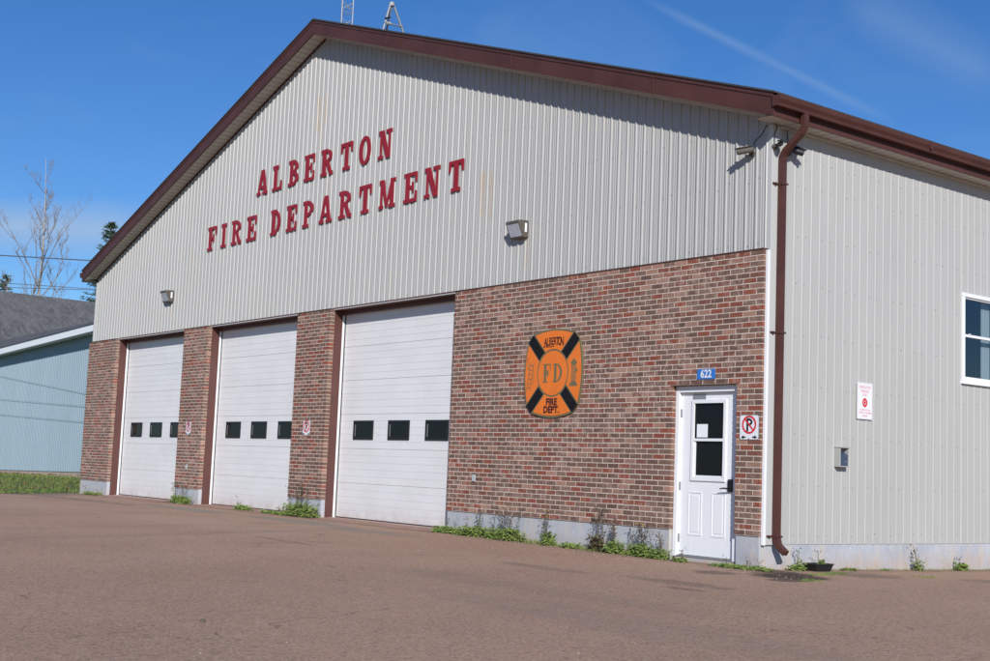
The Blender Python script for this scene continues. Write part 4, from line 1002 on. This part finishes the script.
weed(.20, .82, .04, .20, 10, 1, 'bright green sprout growing out of the black tray', 33, z=bz+.058, ly=.04, leafsize=.05, dry=.1)
WS(1.45, .14, .09, 26, 0, 'low reddish weeds right of the black plastic tray', 34, red=.4, leafsize=.045)
WS(2.93, .07, .42, 12, 2, 'tall spindly weed on the side wall foot left of the last weed', 35, leafsize=.06)
WS(3.95, .10, .24, 26, 1, 'leafy weed at the foot of the side wall under the window', 36, leafsize=.07)
WS(2.2, .06, .07, 10, 0, 'tiny sprout at the middle of the side wall foot', 37, leafsize=.035)
# thin moss and grass in the joint and cracks
mb = MB(); r = random.Random(5)
def blade(mb, x, y, z, h, wd, lean, r, m=0):
    a = r.uniform(0, 6.28); c_, s_ = math.cos(a), math.sin(a); b = r.uniform(0, 6.28)
    mb.add([(x-c_*wd, y-s_*wd, z), (x+c_*wd, y+s_*wd, z), (x+math.cos(b)*lean*h, y+math.sin(b)*lean*h, z+h)], [(0, 1, 2)], m)
def strip_blades(x0, y0, x1, y1, n, wd, h0, h1):
    for k in range(n):
        f = r.random(); x = x0+(x1-x0)*f+r.gauss(0, wd); y = y0+(y1-y0)*f+r.gauss(0, wd)
        if x < -.0 and y > -.09: continue
        if x < .0 and y > .0: continue
        blade(mb, x, y, H(x, y), r.uniform(h0, h1), .004, .6, r)
strip_blades(-6.2, -.17, -1.5, -.17, 1800, .035, .02, .08)
strip_blades(-.6, -.22, .15, -.12, 500, .04, .02, .06)
strip_blades(.06, .3, .06, 4.8, 500, .03, .01, .04)
strip_blades(.75, -.05, .55, .75, 350, .05, .01, .035); strip_blades(1.25, -.70, 1.15, -.62, 160, .05, .01, .03); strip_blades(1.1, 1.5, 1.0, 1.9, 120, .06, .01, .025)
strip_blades(1.9, 2.5, 1.85, 2.75, 160, .06, .01, .03)
tag(mb.build('crack_grass', M['grass']), kind='stuff')

# ------------------------------------------------------------------ lawn on the left
mb = MB(); r = random.Random(9)
for k in range(52000):
    y = r.uniform(-6.5, 6.5); x = r.uniform(-46, -19.4)
    if x > border(y)+.05 or (x > XL-.02 and y > -.08): continue
    if y > 3.62+(-30-x)*.105: continue
    blade(mb, x, y, H(x, y)-.01, r.uniform(.03, .08), .011, .8, r)
tag(mb.build('lawn_grass', M['grass']), kind='stuff')
mb = MB()
for k in range(1100):
    y = r.uniform(-4, 5); x = r.uniform(-44, -21)
    if x > border(y)-.1 or (x > XL-.1 and y > -.3) or y > 3.5+(-30-x)*.105: continue
    z = H(x, y)+r.uniform(.05, .09); a = r.uniform(0, 6.28); s_ = r.uniform(.035, .07); c_, d_ = math.cos(a)*s_, math.sin(a)*s_
    mb.add([(x-c_, y-d_, z), (x+d_*.6, y-c_*.6, z+.02), (x+c_, y+d_, z+.005), (x-d_*.6, y+c_*.6, z+.025)], [(0, 1, 2, 3)])
tag(mb.build('fallen_leaves', M['leaf_dry']), kind='stuff')

# ------------------------------------------------------------------ blue workshop at left
AN = R(6); dv = Vector((-math.cos(AN), math.sin(AN), 0)); nv = Vector((math.sin(AN), math.cos(AN), 0)); P0 = Vector((-30, 3.5, 0))
def bp(a, n, z): q = P0+dv*a+nv*n; return (q.x, q.y, z)       # a = along the wall to the left, n = into the building
bb = empty('blue_workshop', tuple(P0+dv*10+nv*8), 'pale blue metal-clad building with grey shingle roof and white eave board behind the lawn', 'building')
A0, A1 = -3.5, 34.0
def zb(a): return .058-.0158*a       # lower edge of the cladding follows the grade
def ze(a): return 4.53+.0006*a
mb = MB(); pr = []; a = A0; pw = .229
while a < A1:
    for (o_, d_) in ((0, 0), (.012, -.018), (.032, -.018), (.044, 0), (.115, 0), (.12, -.006), (.13, -.006), (.135, 0)):
        if a+o_ < A1: pr.append((a+o_, d_))
    a += pw
n = len(pr); mb.add([bp(a, d, zb(a)) for a, d in pr]+[bp(a, d, 4.62) for a, d in pr], [(i+1, i, n+i, n+i+1) for i in range(n-1)])
mb.build('wall_cladding', M['blue'], bb)
mb = MB(); mb.add([bp(A0, 0, -.4), bp(A0, 16, -.4), bp(A0, 16, 4.6), bp(A0, 0, 4.6)], [(0, 1, 2, 3)]); mb.add([bp(A1, 0, -.4), bp(A1, 16, -.4), bp(A1, 16, 4.6), bp(A1, 0, 4.6)], [(3, 2, 1, 0)])
mb.add([bp(A0, 16, -.4), bp(A1, 16, -.4), bp(A1, 16, 4.6), bp(A0, 16, 4.6)], [(0, 1, 2, 3)]); mb.build('wall_cladding', M['blue'], bb)
mb = MB(); mb.prism([bp(A0, .02, -.7), bp(A1, .02, -.9), bp(A1, .02, zb(A1)-.005), bp(A0, .02, zb(A0)-.005)], [bp(A0, .3, -.7), bp(A1, .3, -.9), bp(A1, .3, zb(A1)-.005), bp(A0, .3, zb(A0)-.005)])
mb.build('foundation', mat('tan_concrete', (.42, .33, .25), .9, .2, 3), bb)
mb = MB(); ov = -.42
mb.prism([bp(A0-.4, ov, 4.53), bp(A1+.4, ov, 4.575), bp(A1+.4, ov, 4.86), bp(A0-.4, ov, 4.745)], [bp(A0-.4, ov+.03, 4.53), bp(A1+.4, ov+.03, 4.575), bp(A1+.4, ov+.03, 4.86), bp(A0-.4, ov+.03, 4.745)])
mb.build('eave_board', M['fascia_w'], bb)
mb = MB(); mb.add([bp(A0-.4, ov+.03, 4.56), bp(A1+.4, ov+.03, 4.60), bp(A1+.4, .1, 4.60), bp(A0-.4, .1, 4.56)], [(0, 1, 2, 3)]); mb.build('soffit', M['fascia_w'], bb)
# low front strip of the roof, then the main hipped roof behind a ledge
mb = MB()
F_ = [bp(A0-.4, ov-.03, 4.75), bp(17.2, ov-.03, 4.815), bp(A1+.4, ov-.03, 4.87)]; K_ = [(-26.6, 5.03, 5.26), (-47.2, 5.44, 5.345), (-66.6, 7.58, 5.405)]
mb.add(F_+K_, [(0, 3, 4, 1), (1, 4, 5, 2)])
mb.build('roof_strip', mat('roof_strip_shingle', (.075, .077, .082), .9, .2, 3), bb)
mb = MB(); P1 = (-47.2, 5.46, 5.36); P1a = (-66.6, 7.6, 5.42); P2 = (-26.6, 5.02, 5.28); R1 = (-51.4, 6.5, 8.0); R2 = (-52.0, 20, 8.0); R0 = (-60, 6.9, 8.05); B2 = (-27.5, 20, 5.28); B0 = (-72, 20, 5.3)
mb.add([P1a, P1, P2, R0, R1, R2, B2, B0], [(0, 1, 4, 3), (1, 2, 5), (1, 5, 4), (2, 6, 5), (3, 4, 5), (0, 3, 7), (3, 5, 7), (5, 6, 7)])
for p, q in ((P1a, P1), (P1, P2)): mb.add([p, q, (q[0], q[1], q[2]-.04), (p[0], p[1], p[2]-.04)], [(3, 2, 1, 0)])
mb.build('roof', M['shingle_grey'], bb)
# three thin made-up tubes imitating wire shadows along the cladding
for (z0, s0), i in zip(((2.42, .081), (2.10, .041), (1.60, .033)), range(3)):
    mb = MB(); pts = [bp(a, -.05, z0+s0*(a+.5)+.0*a) for a in [-3+1.0*k for k in range(26)]]
    mb.tube(pts, .006, 5); o = mb.build('wire_shadow_line', M['blue'], bb)

# ------------------------------------------------------------------ trees
def bare_tree(base, height, seed, label, spread=.42, mat_=None, dens=1.0, lean=(0, 0), cat='tree'):
    r = random.Random(seed); t = empty('bare_tree', base, label, cat, 'bare trees beyond the roofs'); tr = MB(); br = MB(); b = Vector(base)
    pts = []; rad = []; n = 10; p = b.copy()
    for k in range(n+1):
        f = k/n; pts.append(b+Vector((lean[0]*f*height+math.sin(f*5+seed)*.018*height, lean[1]*f*height+math.cos(f*4+seed)*.012*height, f*height*.97))); rad.append(max(.010, .0095*height*(1-f)**1.1+.006))
    tr.tube(pts, rad, 8)
    def limb(p, d, L_, rd, depth):
        q = [p]; cur = p.copy(); dd = d.copy()
        for k in range(5):
            dd = (dd+Vector((r.gauss(0, .10), r.gauss(0, .10), .13+r.gauss(0, .05)))).normalized(); cur = cur+dd*L_/5; q.append(cur.copy())
        br.tube(q, [rd*.8*(1-k*.17)+.0022 for k in range(6)], 4 if depth else 5, cap=False)
        if depth >= 4: return
        for k in range(int((5 if depth == 0 else (4 if depth < 3 else 2.6))*dens)):
            f = r.uniform(.25, 1)*4.99; i = int(f); pp = q[i].lerp(q[i+1], f-i); ax = r.uniform(0, 6.28)
            nd = (dd*.8+Vector((math.cos(ax), math.sin(ax), r.uniform(-.1, .5)))*.75).normalized(); limb(pp, nd, L_*r.uniform(.38, .58), rd*.5, depth+1)
    nb = int(19*dens)
    for k in range(nb):
        f = .30+.66*k/nb; i = min(n-1, int(f*n)); pp = pts[i].lerp(pts[i+1], f*n-i); an = k*2.4+r.uniform(-.4, .4)
        L_ = height*spread*(1.05-f)*r.uniform(.55, 1.1)+.45; d = Vector((math.cos(an)*.8, math.sin(an)*.8, .70+r.uniform(0, .6))).normalized()
        limb(pp, d, L_, rad[i]*.48+.012, 0)
    tr.build('trunk', mat_ or M['bark'], t, smooth=True); br.build('crown', M['twig'], t); return t
bare_tree((-72.65, 15, -.3), 20.2, 4, 'tall bare pale-barked tree beyond the blue building', spread=.33, dens=.92, lean=(.02, .0))
bare_tree((-76.5, 14.5, -.3), 13.0, 8, 'shorter bare tree at the left edge beside the tall pale one', spread=.26, dens=.6)
bare_tree((-64.5, 15.5, -.3), 10.0, 13, 'low bare twiggy tree between the tall bare tree and the spruce', spread=.30, dens=.7)
def spruce(base, height, rad0, seed, label):
    r = random.Random(seed); t = empty('spruce_tree', base, label, 'spruce', 'spruces beyond the roofs'); b = Vector(base); tr = MB(); nd = MB()
    tr.tube([b, b+Vector((0, 0, height*.5)), b+Vector((0, 0, height))], [.22, .12, .02], 8); tr.build('trunk', M['bark_dk'], t)
    z = height*.12
    while z < height*.99:
        f = z/height; R_ = rad0*(1-f)**.8*r.uniform(.75, 1.15)+.12; nb = max(6, int(20*(1-f)+7))
        for k in range(nb):
            an = r.uniform(0, 6.28); L_ = R_*r.uniform(.6, 1.15); p = b+Vector((0, 0, z+r.uniform(-.1, .1))); d = Vector((math.cos(an), math.sin(an), .10+.35*f-.15))
            m_ = max(4, int(L_/.16))
            for q in range(m_):
                g = (q+.6)/m_; c = p+d*L_*g+Vector((0, 0, -.22*L_*g*g+.18*L_*g**3))
                for _ in range(5):
                    v = Vector((r.gauss(0, 1), r.gauss(0, 1), r.gauss(-.2, .6))).normalized(); s_ = r.uniform(.12, .26); wv = v.cross(Vector((r.gauss(0, 1), r.gauss(0, 1), r.gauss(0, 1)))).normalized()*.035
                    nd.add([c-wv, c+wv, c+v*s_*1.0+wv*.3+d*s_*.4], [(0, 1, 2)])
        z += .26+.12*(1-f)
    nd.build('crown', M['needle'], t); return t
spruce((-60.2, 15, -.3), 14.0, 3.0, 2, 'dark green spruce rising behind the left end of the brown roof edge')
spruce((-78.4, 15, -.3), 12.7, 2.6, 6, 'dark spruce top at the left edge above the grey shingle roof')

# ------------------------------------------------------------------ utility poles and lines
PA, PB = (-80, -22), (-50, 34)
def pole(x, y, zs_, lab):
    t = empty('utility_pole', (x, y, -.4), lab, 'pole'); mb = MB(); mb.tube([(x, y, -.6), (x, y, 12.2)], [.16, .11], 12); mb.build('pole_shaft', M['wood_pole'], t)
    for z in zs_:
        mb = MB(); mb.tube([(x, y, z-.12), (x, y+.0, z)], .05, 8); mb.tube([(x-.02, y, z-.02), (x+.02, y, z+.03)], .06, 8); mb.build('insulator', M['grey_box'], t)
zA = (11.30, 10.27, 8.58); zB = (11.42, 9.51, 10.34)
pole(*PA, zA, 'wooden utility pole left of the blue building carrying three lines'); pole(*PB, zB, 'wooden utility pole behind the station carrying three lines')
for za, zb_, rr, lab in zip(zA, zB, (.032, .018, .018), ('thick top cable crossing the sky left of the roof edge', 'upper of the two thin lines just above the grey shingle roof', 'lower of the two thin lines just above the grey shingle roof')):
    mb = MB(); mb.tube([(PA[0]+(PB[0]-PA[0])*k/20, PA[1]+(PB[1]-PA[1])*k/20, za+(zb_-za)*k/20-.35*math.sin(math.pi*k/20)+.33) for k in range(21)], rr, 5)
    tag(mb.build('power_line', M['wire'], origin=(PA[0], PA[1], za)), lab, 'cable', 'overhead lines beyond the roofs')

# ------------------------------------------------------------------ litter on the lot
r = random.Random(21)
def litter(x, y, w_, l_, m, lab):
    z = H(x, y)+.004; mb = MB(); n = 9; a = []; b = []
    for k in range(n):
        t_ = 2*math.pi*k/n; q_ = r.uniform(.75, 1.15); a.append((x+math.cos(t_)*w_*q_, y+math.sin(t_)*l_*q_, z)); b.append((x+math.cos(t_)*w_*q_*.85, y+math.sin(t_)*l_*q_*.85, z+.008+r.uniform(0, .008)))
    mb.prism(a, b); tag(mb.build('flat_litter', m, origin=(x, y, z)), lab, 'litter')
litter(1.78, -7.99, .032, .018, M['bark_dk'], 'small flat dark brown scrap lying alone on the left foreground asphalt')
mb = MB()
for k in range(300):
    if r.random() < .5: x = r.uniform(-9, 6); y = r.uniform(-9, -.3)
    else: x = r.uniform(-6, 1.2); y = r.uniform(-.9, -.25)
    if x > -.3 and r.random() < .4: x = r.uniform(.1, 1.6); y = r.uniform(-.3, 5)
    q_ = r.uniform(.004, .011); z = H(x, y); c_ = [(x+q_*r.uniform(.7, 1.2)*math.cos(t_), y+q_*r.uniform(.7, 1.2)*math.sin(t_), z) for t_ in (0, 1.3, 2.6, 3.9, 5.1)]
    mb.add(c_+[(x, y, z+q_*.9)], [(i, (i+1) % 5, 5) for i in range(5)])
tag(mb.build('gravel', mat('gravel_stone', (.30, .24, .20), .9, .3, 3)), kind='stuff')
